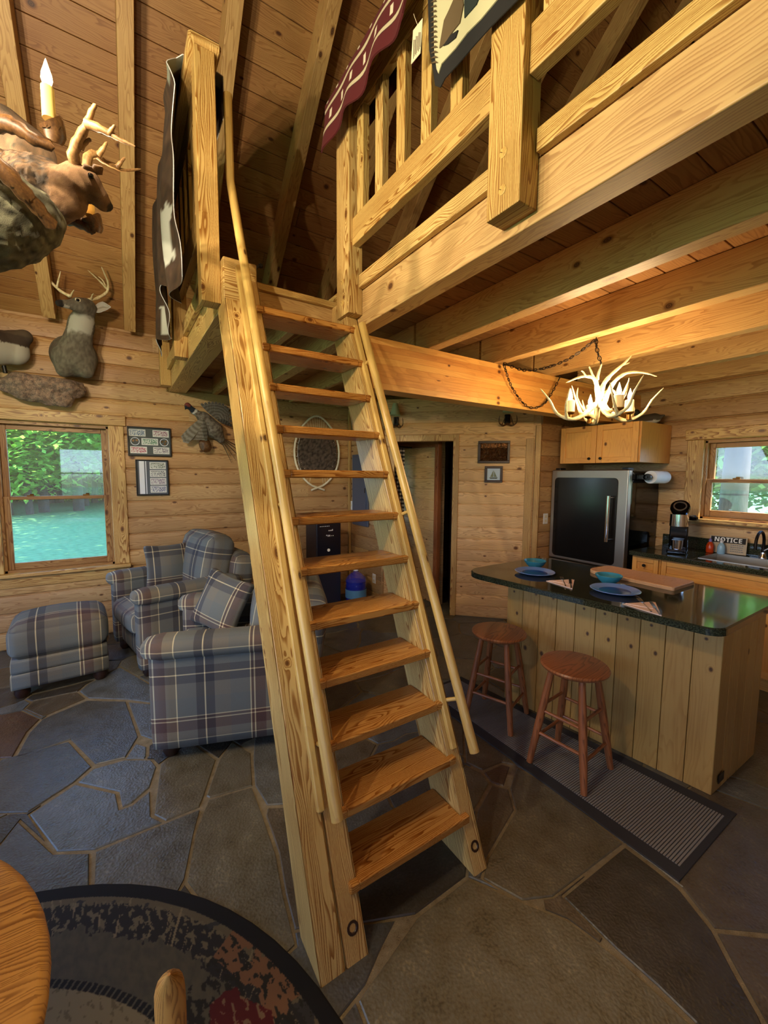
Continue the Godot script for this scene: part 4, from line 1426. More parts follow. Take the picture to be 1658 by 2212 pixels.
	# decoy on the wall cabinet
	var dk := thing("duck_decoy", "dark duck decoy sitting on the wall cabinet", "decoy", Vector3(4.35, 2.107, -2.02))
	g = G.new()
	gnets(g, [[Vector3(0, 0.05, -0.09), Vector3(0, 0.055, 0.06), 0.045, 0.05], [Vector3(0, 0.055, 0.09), Vector3(0, 0.075, 0.14), 0.03, 0.012], [Vector3(0, 0.07, -0.08), Vector3(0, 0.13, -0.1), 0.025, 0.022], [Vector3(0, 0.135, -0.11), Vector3(0, 0.13, -0.12), 0.028, 0.026], [Vector3(0, 0.128, -0.135), Vector3(0, 0.122, -0.17), 0.013, 0.007]], 0.01, 0.02, func(p: Vector3, _n: Vector3) -> Color: return Color(0.02, 0.03, 0.02) if p.y > 0.1 else (Color(0.5, 0.48, 0.42) if p.y < 0.035 else Color(0.06, 0.045, 0.03)))
	mi(dk, "body", g, M["paint"])
	counter_things()

func fridge() -> void:
	var f := thing("refrigerator", "stainless and black bottom freezer refrigerator with a chrome handle", "refrigerator")
	bd(f, "body", Vector3(4.03, 0.02, -2.765), Vector3(4.56, 1.65, -1.97), M["gloss_black"], 1, 0.008)
	# upper door: steel frame round a black panel
	var d := Node3D.new()
	d.name = "door"
	f.add_child(d, true)
	bd(d, "frame", Vector3(3.955, 0.72, -2.77), Vector3(4.025, 1.67, -1.965), M["steel"], 1, 0.012)
	var g := G.new()
	var pr := PackedVector2Array()
	var hw := 0.335
	var hh := 0.42
	for c in [[1, 1], [-1, 1], [-1, -1], [1, -1]]:
		for k in 5:
			var a: float = atan2(c[1], c[0]) - PI / 4 + PI / 2 * k / 4.0
			pr.append(Vector2(c[0] * (hw - 0.04), c[1] * (hh - 0.04)) + Vector2(cos(a), sin(a)) * 0.04)
	gprism(g, pr, 0.006, Transform3D(Basis(Vector3.BACK, Vector3.UP, Vector3.LEFT), Vector3(3.956, 1.17, -2.39)), 0.002)
	mi(d, "black_panel", g, M["fridge_panel"])
	g = G.new()
	gtube(g, [Vector3(3.895, 0.98, -2.11), Vector3(3.895, 1.42, -2.11)], [0.017], 14)
	for y in [1.0, 1.40]:
		gtube(g, [Vector3(3.955, y, -2.11), Vector3(3.89, y, -2.11)], [0.011], 10)
	mi(d, "handle", g, M["chrome"])
	var dr := Node3D.new()
	dr.name = "freezer_drawer"
	f.add_child(dr, true)
	bd(dr, "front", Vector3(3.96, 0.10, -2.77), Vector3(4.025, 0.71, -1.965), M["steel"], 2, 0.012)
	g = G.new()
	gtube(g, [Vector3(3.90, 0.62, -2.68), Vector3(3.90, 0.62, -2.05)], [0.015], 12)
	for z in [-2.64, -2.09]:
		gtube(g, [Vector3(3.96, 0.62, z), Vector3(3.895, 0.62, z)], [0.01], 8)
	mi(dr, "handle", g, M["chrome"])
	bd(f, "kick_plate", Vector3(4.0, 0.0, -2.75), Vector3(4.1, 0.09, -1.985), M["black"], 2, 0.004)
	for z in [-2.72, -2.02]:
		bd(f, "hinge_cover", Vector3(3.99, 1.652, z - 0.03), Vector3(4.09, 1.69, z + 0.03), M["black"], 0, 0.006)
	# paper towel holder on the side
	var p := thing("paper_towel_holder", "black holder with a white paper towel roll on the refrigerator side", "towel holder", Vector3(4.28, 1.60, -1.875))
	g = G.new()
	gbox(g, Vector3(-0.17, 0.0, -0.047), Vector3(0.03, 0.05, 0.094), Basis.IDENTITY, 0.006)
	gtube(g, [Vector3(-0.185, 0, 0), Vector3(-0.155, 0, 0)], [0.032], 16)
	gtube(g, [Vector3(-0.2, 0, 0), Vector3(0.19, 0, 0)], [0.012], 10)
	mi(p, "bracket", g, M["black"])
	g = G.new()
	glathe(g, [Vector2(0.02, -0.14), Vector2(0.058, -0.14), Vector2(0.06, -0.136), Vector2(0.06, 0.136), Vector2(0.058, 0.14), Vector2(0.02, 0.14)], 28, Transform3D(Basis(Vector3.UP, Vector3.RIGHT, Vector3(0, 0, -1)), Vector3(0.02, 0, 0)))
	mi(p, "paper_roll", g, M["paper"])

func counter_things() -> void:
	var c := thing("coffee_maker", "black and chrome single cup coffee maker on the kitchen worktop", "coffee maker", Vector3(4.16, 0.932, -1.615), 0.3)
	var g := G.new()
	gbox(g, Vector3(0.0, 0.02, 0), Vector3(0.22, 0.04, 0.14), Basis.IDENTITY, 0.01)
	gbox(g, Vector3(0.055, 0.17, 0), Vector3(0.10, 0.28, 0.135), Basis.IDENTITY, 0.012)
	mi(c, "body", g, M["gloss_black"])
	g = G.new()
	gtube(g, [Vector3(-0.02, 0.24, 0), Vector3(-0.02, 0.345, 0)], [0.07, 0.068], 22)
	mi(c, "chrome_band", g, M["chrome"])
	g = G.new()
	gtube(g, [Vector3(-0.05, 0.04, 0), Vector3(-0.05, 0.05, 0), Vector3(-0.05, 0.12, 0)], [0.035, 0.04, 0.043], 18)
	mi(c, "steel_cup", g, M["chrome"])
	var lid := Transform3D(Basis(Vector3(0, 0, 1), 0.85), Vector3(0.0, 0.40, 0))
	g = G.new()
	glathe(g, [Vector2(0.0, -0.03), Vector2(0.07, -0.03), Vector2(0.075, 0.0), Vector2(0.07, 0.022), Vector2(0.0, 0.024)], 24, lid)
	gbox(g, lid * Vector3(-0.06, 0.0, 0), Vector3(0.06, 0.02, 0.05), lid.basis, 0.006)
	mi(c, "lid", g, M["gloss_black"])
	g = G.new()
	glathe(g, [Vector2(0.05, 0.022), Vector2(0.05, 0.028), Vector2(0.04, 0.028), Vector2(0.04, 0.022)], 24, lid)
	mi(c, "lid_ring", g, M["steel"])
	# sponge dish on the window stool
	var s := thing("sponge_dish", "dark wire sponge dish on the kitchen window stool", "dish", Vector3(4.50, 1.202, -1.64))
	g = G.new()
	glathe(g, [Vector2(0.0, 0.0), Vector2(0.035, 0.0), Vector2(0.045, 0.02), Vector2(0.045, 0.03), Vector2(0.03, 0.012), Vector2(0.0, 0.01)], 18)
	mi(s, "bowl", g, M["gloss_black"])
	g = G.new()
	gcushion(g, Vector3(0.06, 0.03, 0.045), 0.01, Vector3.ONE * 0.002, 4, Transform3D(Basis.IDENTITY, Vector3(0, 0.03, 0)))
	mi(s, "sponge", g, flat(Color(0.25, 0.22, 0.16), 0.95))
	# notice sign leaning on the backsplash, soap bottles in front of it
	var o := thing("notice_sign", "small weathered notice sign leaning on the backsplash by the sink", "sign", Vector3(4.485, 0.933, -1.36))
	o.rotation = Vector3(-0.14, -PI / 2 + 0.12, 0)
	g = G.new()
	gbox(g, Vector3(0, 0.075, 0), Vector3(0.26, 0.15, 0.012), Basis.IDENTITY, 0.002)
	mi(o, "plate", g, flat(Color(0.68, 0.62, 0.52), 0.8))
	g = G.new()
	gbox(g, Vector3(0.0, 0.118, 0.0065), Vector3(0.24, 0.052, 0.002), Basis.IDENTITY, 0.0008)
	mi(o, "heading_band", g, flat(Color(0.10, 0.09, 0.09), 0.8))
	text(o, "heading", "NOTICE", 0.040, Vector3(0.0, 0.1185, 0.008), M["white"])
	for k in 4:
		g = G.new()
		var x := 0.02
		while x < 0.10:
			var w2 := 0.006 + 0.010 * fmod(x * 977.0 + k * 0.37, 1.0)
			gbox(g, Vector3(x + w2 * 0.5, 0.078 - k * 0.018, 0.0065), Vector3(w2, 0.007, 0.001), Basis.IDENTITY, 0.0)
			x += w2 + 0.003
		mi(o, "small_print", g, M["black"])
	for q in [[Vector3(4.425, 0.932, -1.465), Color(0.72, 0.24, 0.08), Color(0.45, 0.4, 0.6), "orange dish soap bottle in front of the notice sign"], [Vector3(4.43, 0.932, -1.385), Color(0.55, 0.70, 0.78), Color(0.8, 0.8, 0.8), "pale blue soap bottle in front of the notice sign"]]:
		var sb := thing("soap_bottle", q[3], "bottle", q[0], 0.0, "soap bottles by the sink")
		g = G.new()
		glathe(g, [Vector2(0.0, 0.0), Vector2(0.026, 0.0), Vector2(0.029, 0.006), Vector2(0.029, 0.06), Vector2(0.02, 0.085), Vector2(0.011, 0.094), Vector2(0.011, 0.1)], 18)
		mi(sb, "body", g, flat(q[1], 0.2))
		g = G.new()
		glathe(g, [Vector2(0.013, 0.098), Vector2(0.013, 0.116), Vector2(0.006, 0.12), Vector2(0.006, 0.13), Vector2(0.0, 0.13)], 14)
		mi(sb, "cap", g, flat(q[2], 0.4))

func text(parent: Node3D, called: String, s: String, h: float, at: Vector3, mat: Material, bas := Basis.IDENTITY, depth := 0.001) -> MeshInstance3D:
	var t := TextMesh.new()
	var f := SystemFont.new()
	f.font_names = PackedStringArray(["Droid Sans"])
	f.font_weight = 700
	t.font = f
	t.text = s
	t.font_size = 32
	t.pixel_size = h / 24.0
	t.depth = depth
	var o := MeshInstance3D.new()
	o.mesh = t
	o.name = called
	o.material_override = mat
	o.position = at
	o.basis = bas
	parent.add_child(o, true)
	return o

# ---------------------------------------------------------------- island
func round_poly(corners: Array, radii: Array) -> PackedVector2Array:
	var out := PackedVector2Array()
	var n := corners.size()
	for i in n:
		var p: Vector2 = corners[i]
		var a: Vector2 = (corners[(i + n - 1) % n] - p).normalized()
		var b: Vector2 = (corners[(i + 1) % n] - p).normalized()
		var r: float = radii[i]
		var half := acos(clampf(a.dot(b), -1, 1)) * 0.5
		var d := r / tan(half)
		var c := p + (a + b).normalized() * r / sin(half)
		var s := p + a * d - c
		var e := p + b * d - c
		for k in 9:
			out.append(c + s.slerp(e, k / 8.0))
	return out

func island() -> void:
	var t := thing("kitchen_island", "knotty pine kitchen island of upright boards", "island")
	var fr := Vector3(2.445, 0, -0.724)
	var fl := Vector3(2.288, 0, -1.915)
	var br := Vector3(3.03, 0, -0.717)
	var bl := Vector3(2.94, 0, -1.95)
	var h := 0.893
	# carcass just behind the boards
	var g := G.new()
	gprism(g, PackedVector2Array([Vector2(2.463, 0.742), Vector2(2.306, 1.895), Vector2(2.94, 1.93), Vector2(3.02, 0.735)]), h, Transform3D(Basis(Vector3.RIGHT, Vector3(0, 0, -1), Vector3.UP), Vector3.ZERO))
	mi(t, "carcass", g, M["isle"][1])
	for q in [[fr, fl, 10, true], [br, fr, 5, false], [fl, bl, 5, true]]:
		var a: Vector3 = q[0]
		var b: Vector3 = q[1]
		var d := (b - a) / float(q[2])
		var n := Vector3.UP.cross(d).normalized()
		if n.dot(a - Vector3(2.7, 0, -1.3)) < 0: n = -n
		for k in q[2]:
			var m := mi(t, "board", bmesh(Vector3(d.length() - 0.002, h, 0.018), 1, 0.003), pick("isle"), a + d * (k + 0.5) + Vector3.UP * h * 0.5 - n * 0.009)
			m.basis = Basis(d.normalized(), Vector3.UP, d.normalized().cross(Vector3.UP))
	bd(t, "outlet_plate", Vector3(2.50, 0.045, -0.7175), Vector3(2.57, 0.09, -0.714), M["black"], 0, 0.001)
	var top := thing("island_worktop", "polished dark granite island top with rounded corners", "worktop")
	g = G.new()
	var poly := round_poly([Vector2(2.195, 0.66), Vector2(3.09, 0.665), Vector2(2.93, 2.14), Vector2(2.02, 2.12)], [0.08, 0.06, 0.12, 0.16])
	gprism(g, poly, 0.036, Transform3D(Basis(Vector3.RIGHT, Vector3(0, 0, -1), Vector3.UP), Vector3(0, 0.894, 0)), 0.007)
	mi(top, "slab", g, M["granite"])
	var y := 0.931
	for q in [[Vector3(2.385, y, -1.77), Vector3(2.56, y, -1.90), Vector3(2.335, y, -1.50), "by the rounded end of the island"], [Vector3(2.405, y, -1.235), Vector3(2.585, y, -1.37), Vector3(2.265, y, -0.99), "beside the cutting board"]]:
		var p := thing("dinner_plate", "blue glazed dinner plate " + q[3], "plate", q[0], 0.0, "plates on the island")
		g = G.new()
		glathe(g, [Vector2(0.0, 0.0), Vector2(0.07, 0.0), Vector2(0.085, 0.004), Vector2(0.128, 0.016), Vector2(0.132, 0.019), Vector2(0.128, 0.021)], 40)
		glathe(g, [Vector2(0.128, 0.021), Vector2(0.09, 0.011), Vector2(0.082, 0.008)], 40)
		mi(p, "rim", g, M["blue_light"])
		g = G.new()
		glathe(g, [Vector2(0.083, 0.0085), Vector2(0.07, 0.0065), Vector2(0.0, 0.006)], 40)
		mi(p, "well", g, M["blue_plate"])
		var b := thing("soup_bowl", "small teal soup bowl " + q[3], "bowl", q[1], 0.0, "bowls on the island")
		g = G.new()
		glathe(g, [Vector2(0.0, 0.0), Vector2(0.04, 0.0), Vector2(0.043, 0.004), Vector2(0.06, 0.02), Vector2(0.074, 0.04), Vector2(0.079, 0.05), Vector2(0.077, 0.052)], 36)
		mi(b, "outside", g, M["teal"])
		g = G.new()
		glathe(g, [Vector2(0.077, 0.052), Vector2(0.071, 0.042), Vector2(0.055, 0.018), Vector2(0.035, 0.007), Vector2(0.0, 0.006)], 36)
		mi(b, "inside", g, M["teal"])
		var n := thing("napkin", "folded pale napkin on the granite " + q[3], "napkin", q[2], 0.0, "napkins on the island")
		g = G.new()
		var sh := PackedVector2Array([Vector2(0.12, 0.02), Vector2(-0.06, 0.10), Vector2(-0.09, -0.10)])
		gprism(g, sh, 0.004, Transform3D(Basis(Vector3.RIGHT, Vector3(0, 0, -1), Vector3.UP), Vector3.ZERO), 0.001)
		mi(n, "layer", g, M["napkin"])
		g = G.new()
		var sh2 := PackedVector2Array([Vector2(0.11, 0.025), Vector2(-0.05, 0.09), Vector2(-0.02, -0.03)])
		gprism(g, sh2, 0.003, Transform3D(Basis(Vector3.RIGHT, Vector3(0, 0, -1), Vector3.UP), Vector3(0, 0.004, 0)), 0.001)
		mi(n, "layer", g, M["napkin"])
		for k in 2:
			var f := thing(["dinner_fork", "dinner_knife"][k], ["steel fork lying on the napkin ", "steel knife lying on the napkin "][k] + q[3], ["fork", "knife"][k], q[2] + Vector3(0.0, 0.009, -0.02 + k * 0.05), [0.7, 0.6][k], "cutlery on the island")
			g = G.new()
			if k == 0:
				gtube(g, [Vector3(-0.11, 0, 0), Vector3(-0.03, 0.004, 0), Vector3(0.035, 0.002, 0)], [0.005, 0.003, 0.003], 6, true, 0.5)
				gbox(g, Vector3(0.047, 0.003, 0), Vector3(0.03, 0.002, 0.022), Basis.IDENTITY, 0.0005)
				for s in 4:
					gbox(g, Vector3(0.082, 0.0045, -0.009 + s * 0.006), Vector3(0.045, 0.0018, 0.003), Basis(Vector3(0, 0, 1), 0.06), 0.0003)
			else:
				gtube(g, [Vector3(-0.11, 0, 0), Vector3(-0.01, 0, 0)], [0.006, 0.005], 6, true, 0.5)
				gbox(g, Vector3(0.05, 0, 0), Vector3(0.12, 0.0016, 0.017), Basis.IDENTITY, 0.0005)
			mi(f, "blade" if k == 1 else "tines_and_handle", g, M["chrome"])
	var cb := thing("cutting_board", "large pale wooden cutting board on the island", "cutting board")
	g = G.new()
	var cp := round_poly([Vector2(2.72, 1.06), Vector2(3.015, 1.06), Vector2(3.0, 1.60), Vector2(2.73, 1.62)], [0.02, 0.02, 0.05, 0.09])
	gprism(g, cp, 0.022, Transform3D(Basis(Vector3.RIGHT, Vector3(0, 0, -1), Vector3.UP), Vector3(0, y, 0)), 0.004)
	mi(cb, "board", g, M["cutting_board_maple"][0])
	# stools
	for q in [[Vector3(2.05, 0.0105, -1.775), 0.35, "round wooden bar stool at the rounded end of the island"], [Vector3(2.03, 0.0105, -1.232), 0.1, "round wooden bar stool at the middle of the island, beside the bare runner end"]]:
		var s := thing("bar_stool", q[2], "stool", q[0], q[1], "bar stools at the island")
		g = G.new()
		glathe(g, [Vector2(0.0, 0.548), Vector2(0.12, 0.548), Vector2(0.16, 0.556), Vector2(0.172, 0.566), Vector2(0.174, 0.574), Vector2(0.168, 0.582), Vector2(0.12, 0.584), Vector2(0.0, 0.582)], 36)
		for k in g.v.size():
			g.u[k] = Vector2(g.v[k].x, g.v[k].z)
		mi(s, "seat", g, M["stool"][0])
		var feet := []
		var tops := []
		for k in 4:
			var a := PI / 4 + k * PI / 2
			var d := Vector3(cos(a), 0, sin(a))
			tops.append(d * 0.115 + Vector3.UP * 0.55)
			feet.append(d * 0.215)
			g = G.new()
			var tt: Vector3 = tops[k]
			var ff: Vector3 = feet[k]
			gtube(g, [ff, ff.lerp(tt, 0.25), ff.lerp(tt, 0.6), tt], [0.016, 0.02, 0.021, 0.017], 12)
			mi(s, "leg", g, M["stool"][0])
		for k in 4:
			for lvl in [[0.27, 0.33], [0.62, 0.56]]:
				var r: float = lvl[k % 2]
				g = G.new()
				gtube(g, [feet[k].lerp(tops[k], r), feet[(k + 1) % 4].lerp(tops[(k + 1) % 4], r)], [0.009], 8)
				mi(s, "rung", g, M["stool"][0])
	# runner
	var rn := thing("kitchen_runner", "grey ribbed runner with a dark border beside the island", "rug")
	g = G.new()
	gprism(g, PackedVector2Array([Vector2(1.80, 0.61), Vector2(2.41, 0.61), Vector2(2.36, 1.10), Vector2(2.27, 1.9), Vector2(2.23, 2.30), Vector2(1.80, 2.30)]), 0.006, Transform3D(Basis(Vector3.RIGHT, Vector3(0, 0, -1), Vector3.UP), Vector3(0, 0.0005, 0)), 0.002)
	mi(rn, "border", g, M["runner_edge"])
	g = G.new()
	var zz := 0.635
	while zz < 2.27:
		var rw := 2.34 - (zz - 0.61) * 0.1
		gbox(g, Vector3((1.87 + rw) * 0.5, 0.007, -zz - 0.005), Vector3(rw - 1.87, 0.004, 0.008), Basis.IDENTITY, 0.0015)
		zz += 0.011
	var pile := mi(rn, "ribbed_pile", g, M["runner"])
	pile.set_meta("kind", "stuff")

# ---------------------------------------------------------------- sight-line helpers (a direction from the photograph, the distance from what the thing touches)
func sight(px: float, py: float) -> Vector3:
	var cam: Camera3D = get_node("camera")
	return (cam.basis * Vector3(px - 829.0, -(py - 1106.0), -885.8)).normalized()

func P(px: float, py: float, d: float) -> Vector3:
	return Vector3(0, 1.6, 0) + sight(px, py) * d

func PA(px: float, py: float, axis: int, val: float) -> Vector3:
	var c := Vector3(0, 1.6, 0)
	var d := sight(px, py)
	return c + d * ((val - c[axis]) / d[axis])

func smooth(pts: Array, per := 4) -> Array:
	# Catmull-Rom through the points
	var out := []
	for i in pts.size() - 1:
		var a: Vector3 = pts[maxi(i - 1, 0)]
		var b: Vector3 = pts[i]
		var c: Vector3 = pts[i + 1]
		var d: Vector3 = pts[mini(i + 2, pts.size() - 1)]
		for k in per:
			var t := float(k) / per
			out.append(0.5 * ((2.0 * b) + (c - a) * t + (2.0 * a - 5.0 * b + 4.0 * c - d) * t * t + (3.0 * b - a - 3.0 * c + d) * t * t * t))
	out.append(pts[-1])
	return out

func horn(g: G, pts: Array, r0: float, r1: float, sides := 8) -> void:
	var s := smooth(pts)
	var rr := []
	for i in s.size():
		var t := float(i) / (s.size() - 1)
		rr.append(lerpf(r0, r1, t) * (1.0 + 0.12 * sin(i * 2.1)) if i < s.size() - 1 else r1 * 0.3)
	gtube(g, s, rr, sides)

# ---------------------------------------------------------------- sitting corner
func plaid_cushion(parent: Node3D, called: String, size: Vector3, at: Vector3, rad: float, puff: Vector3, bas := Basis.IDENTITY, div := 8) -> MeshInstance3D:
	var g := G.new()
	gcushion(g, size, rad, puff, div)
	var o := mi(parent, called, g, M["plaid"], at)
	o.basis = bas
	return o

func armchair(label: String, at: Vector3, turn: float) -> Node3D:
	# faces local -x
	var t := thing("plaid_armchair", label, "armchair", at, turn, "plaid armchairs by the lawn window")
	plaid_cushion(t, "base", Vector3(0.80, 0.24, 0.70), Vector3(0.0, 0.21, 0), 0.05, Vector3(0.01, 0.0, 0.0))
	plaid_cushion(t, "seat_cushion", Vector3(0.72, 0.20, 0.64), Vector3(-0.10, 0.41, 0), 0.07, Vector3(0.02, 0.03, 0.0))
	for s in [-1.0, 1.0]:
		var a := plaid_cushion(t, "arm", Vector3(0.84, 0.60, 0.13), Vector3(-0.02, 0.37, s * 0.385), 0.03, Vector3(0.0, 0, 0.006))
		var g := G.new()
		var prof := []
		for k in 15:
			var a2 := -0.6 + k / 14.0 * (PI + 1.0)
			prof.append(Vector2(cos(a2) * 0.098, sin(a2) * 0.085))
		var poly := PackedVector2Array()
		for p in prof: poly.append(p + Vector2(0.03 * s, 0))
		gcushion(g, Vector3(0.87, 0.13, 0.175), 0.064, Vector3.ZERO, 9, Transform3D(Basis.IDENTITY, Vector3(-0.02, 0.285, s * 0.018)))
		mi(a, "arm_roll", g, M["plaid"])
	plaid_cushion(t, "back", Vector3(0.22, 0.72, 0.86), Vector3(0.40, 0.52, 0), 0.08, Vector3(0.0, 0.03, 0.0), Basis(Vector3(0, 0, 1), -0.14))
	plaid_cushion(t, "back_cushion", Vector3(0.24, 0.58, 0.70), Vector3(0.24, 0.76, 0), 0.085, Vector3(0.05, 0.025, 0.0), Basis(Vector3(0, 0, 1), -0.20), 10)
	for x in [-0.36, 0.36]:
		for z in [-0.36, 0.36]:
			var g := G.new()
			glathe(g, [Vector2(0.0, 0.0), Vector2(0.032, 0.0), Vector2(0.045, 0.03), Vector2(0.045, 0.07), Vector2(0.035, 0.1), Vector2(0.0, 0.1)], 14, Transform3D(Basis.IDENTITY, Vector3(x, 0.001, z)))
			mi(t, "foot", g, M["foot"])
	return t

func pillow(label: String, at: Vector3, bas: Basis, size := 0.42) -> void:
	var g := G.new()
	gcushion(g, Vector3(size, size, 0.07), 0.03, Vector3(0, 0, 0.05), 12, Transform3D.IDENTITY, func(p: Vector3) -> Vector3:
		var k := 1.0 - 0.10 * (1.0 - pow(absf(p.x) / (size * 0.5), 2.0)) * (1.0 if absf(p.y) > size * 0.3 else 0.5)
		var k2 := 1.0 - 0.10 * (1.0 - pow(absf(p.y) / (size * 0.5), 2.0)) * (1.0 if absf(p.x) > size * 0.3 else 0.5)
		return Vector3(p.x * k2, p.y * k, p.z))
	var o := mi(self, "throw_pillow", g, M["plaid"], at)
	o.basis = bas
	tag(o, label, "pillow", "plaid throw pillows")

func living() -> void:
	armchair("plaid armchair in the corner beside the lawn window", Vector3(0.42, 0, -4.08), 0.21)
	armchair("plaid armchair with its broad side turned to the stair foot", Vector3(0.65, 0, -2.745), -0.336)
	pillow("square plaid pillow upright in the corner armchair", Vector3(0.36, 0.76, -4.22), Basis(Vector3.UP, 0.15) * Basis(Vector3.RIGHT, -0.18), 0.40)
	pillow("square plaid pillow leaning in the armchair beside the stair", Vector3(0.575, 0.70, -2.985), Basis(Vector3.UP, -0.95) * Basis(Vector3.RIGHT, -0.38) * Basis(Vector3.BACK, -0.22), 0.41)
	var o := thing("plaid_ottoman", "rectangular plaid ottoman standing below the lawn window", "ottoman", Vector3(-0.425, 0, -3.97), 0.07)
	plaid_cushion(o, "top_cushion", Vector3(0.60, 0.24, 0.52), Vector3(0, 0.40, 0), 0.08, Vector3(0.0, 0.05, 0.0), Basis.IDENTITY, 10)
	plaid_cushion(o, "band", Vector3(0.575, 0.10, 0.50), Vector3(0, 0.235, 0), 0.02, Vector3.ZERO, Basis.IDENTITY, 4)
	plaid_cushion(o, "skirt", Vector3(0.585, 0.12, 0.51), Vector3(0, 0.13, 0), 0.02, Vector3.ZERO, Basis.IDENTITY, 4)
	for x in [-0.23, 0.23]:
		for z in [-0.19, 0.19]:
			var g := G.new()
			glathe(g, [Vector2(0.0, 0.0), Vector2(0.035, 0.0), Vector2(0.048, 0.03), Vector2(0.046, 0.07), Vector2(0.0, 0.075)], 14, Transform3D(Basis.IDENTITY, Vector3(x, 0.001, z)))
			mi(o, "foot", g, M["foot"])
	# water cooler and bottle
	var w := thing("water_cooler", "black bottom loading water cooler in the corner past the stair", "water cooler", Vector3(2.05, 0, -4.52))
	bd(w, "body", Vector3(-0.155, 0.02, -0.17), Vector3(0.155, 1.04, 0.155), M["cooler_side"], 1, 0.012)
	bd(w, "top_panel", Vector3(-0.150, 0.60, 0.155), Vector3(0.150, 1.03, 0.172), M["navy"], 1, 0.01)
	bd(w, "lower_door", Vector3(-0.150, 0.03, 0.155), Vector3(0.150, 0.57, 0.168), flat(Color(0.16, 0.17, 0.24), 0.18), 1, 0.01)
	for k in 9:
		var mk := [[-0.01, 0.95, 0.012], [0.005, 0.95, 0.012], [0.02, 0.95, 0.012], [0.036, 0.955, 0.02], [-0.04, 0.895, 0.014], [-0.02, 0.89, 0.02], [0.0, 0.89, 0.018], [0.025, 0.887, 0.008], [0.045, 0.887, 0.008]][k] as Array
		bd(w, "panel_mark", Vector3(mk[0], mk[1] - mk[2] * 0.5, 0.1715), Vector3(mk[0] + 0.009, mk[1] + mk[2] * 0.5, 0.1735), M["white"], 0, 0.0)
	for k in 6:
		bd(w, "status_light", Vector3(-0.12 + k * 0.022, 1.0, 0.1715), Vector3(-0.108 + k * 0.022, 1.006, 0.1735), M["white"], 0, 0.0)
	var g := G.new()
	glathe(g, [Vector2(0.018, 0.0), Vector2(0.018, 0.006), Vector2(0.0, 0.007)], 16, Transform3D(Basis(Vector3.RIGHT, Vector3.BACK, Vector3.DOWN), Vector3(-0.01, 0.72, 0.17)))
	mi(w, "button", g, M["white"])
	var j := thing("water_bottle", "blue five gallon water bottle with a pale blue label beside the cooler", "bottle", Vector3(2.335, 0.001, -4.22))
	g = G.new()
	var pr := [Vector2(0.0, 0.0), Vector2(0.105, 0.0), Vector2(0.122, 0.015), Vector2(0.122, 0.14)]
	for k in 4:
		var y0 := 0.15 + k * 0.055
		pr.append_array([Vector2(0.118, y0), Vector2(0.125, y0 + 0.018), Vector2(0.125, y0 + 0.036), Vector2(0.118, y0 + 0.052)])
	pr.append_array([Vector2(0.105, 0.39), Vector2(0.06, 0.435), Vector2(0.03, 0.45), Vector2(0.028, 0.48)])
	glathe(g, pr, 28)
	mi(j, "shell", g, M["bluebottle"])
	g = G.new()
	glathe(g, [Vector2(0.0, 0.006), Vector2(0.1, 0.006), Vector2(0.116, 0.02), Vector2(0.116, 0.34), Vector2(0.0, 0.34)], 24)
	mi(j, "water", g, flat(Color(0.10, 0.17, 0.72), 0.1))
	g = G.new()
	glathe(g, [Vector2(0.1262, 0.15), Vector2(0.1262, 0.25)], 28)
	mi(j, "label_band", g, M["sky_label"])
	g = G.new()
	glathe(g, [Vector2(0.031, 0.465), Vector2(0.031, 0.492), Vector2(0.0, 0.494)], 18)
	mi(j, "cap", g, M["paper"])

# ---------------------------------------------------------------- things on the walls
func frame_box(t: Node3D, w: float, h: float, b: float, d: float, mat: Material) -> void:
	for q in [[Vector3(-w / 2, -h / 2, 0), Vector3(w / 2, -h / 2 + b, d)], [Vector3(-w / 2, h / 2 - b, 0), Vector3(w / 2, h / 2, d)], [Vector3(-w / 2, -h / 2 + b, 0), Vector3(-w / 2 + b, h / 2 - b, d)], [Vector3(w / 2 - b, -h / 2 + b, 0), Vector3(w / 2, h / 2 - b, d)]]:
		bd(t, "frame_side", q[0], q[1], mat, 0 if q[1].x - q[0].x > q[1].y - q[0].y else 1, minf(0.003, b * 0.3))

func note_tex(sd: int, ink: Color) -> ImageTexture:
	var im := Image.create(96, 44, false, Image.FORMAT_RGB8)
	var paper := Color(0.86, 0.88, 0.86)
	var n := FastNoiseLite.new()
	n.seed = sd
	n.frequency = 0.11
	for y in 44:
		for x in 96:
			var k := 0.0
			if x > 4 and x < 91 and y > 4 and y < 39:
				k = clampf(n.get_noise_2d(x, y) * 1.6 + 0.25, 0.0, 1.0)
				if x > 52: k = clampf(k * 1.5 + 0.1, 0, 1)
				if y < 9 and x < 50: k = 0.8
			im.set_pixel(x, y, paper.lerp(ink, k * 0.75))
	return ImageTexture.create_from_image(im)

func note(t: Node3D, x: float, y: float, w: float, h: float, sd: int, ink: Color) -> void:
	var g := G.new()
	g.face(Vector3(-w / 2, -h / 2, 0.0015), Vector3(w / 2, -h / 2, 0.0015), Vector3(w / 2, h / 2, 0.0015), Vector3(-w / 2, h / 2, 0.0015), Vector3.BACK, Vector2(0, 1), Vector2(1, 1), Vector2(1, 0), Vector2(0, 0))
	gbox(g, Vector3(0, 0, 0.0004), Vector3(w, h, 0.0016), Basis.IDENTITY, 0.0)
	mi(t, "banknote", g, std(note_tex(sd, ink), Color.WHITE, 0.8), Vector3(x, y, 0.009))

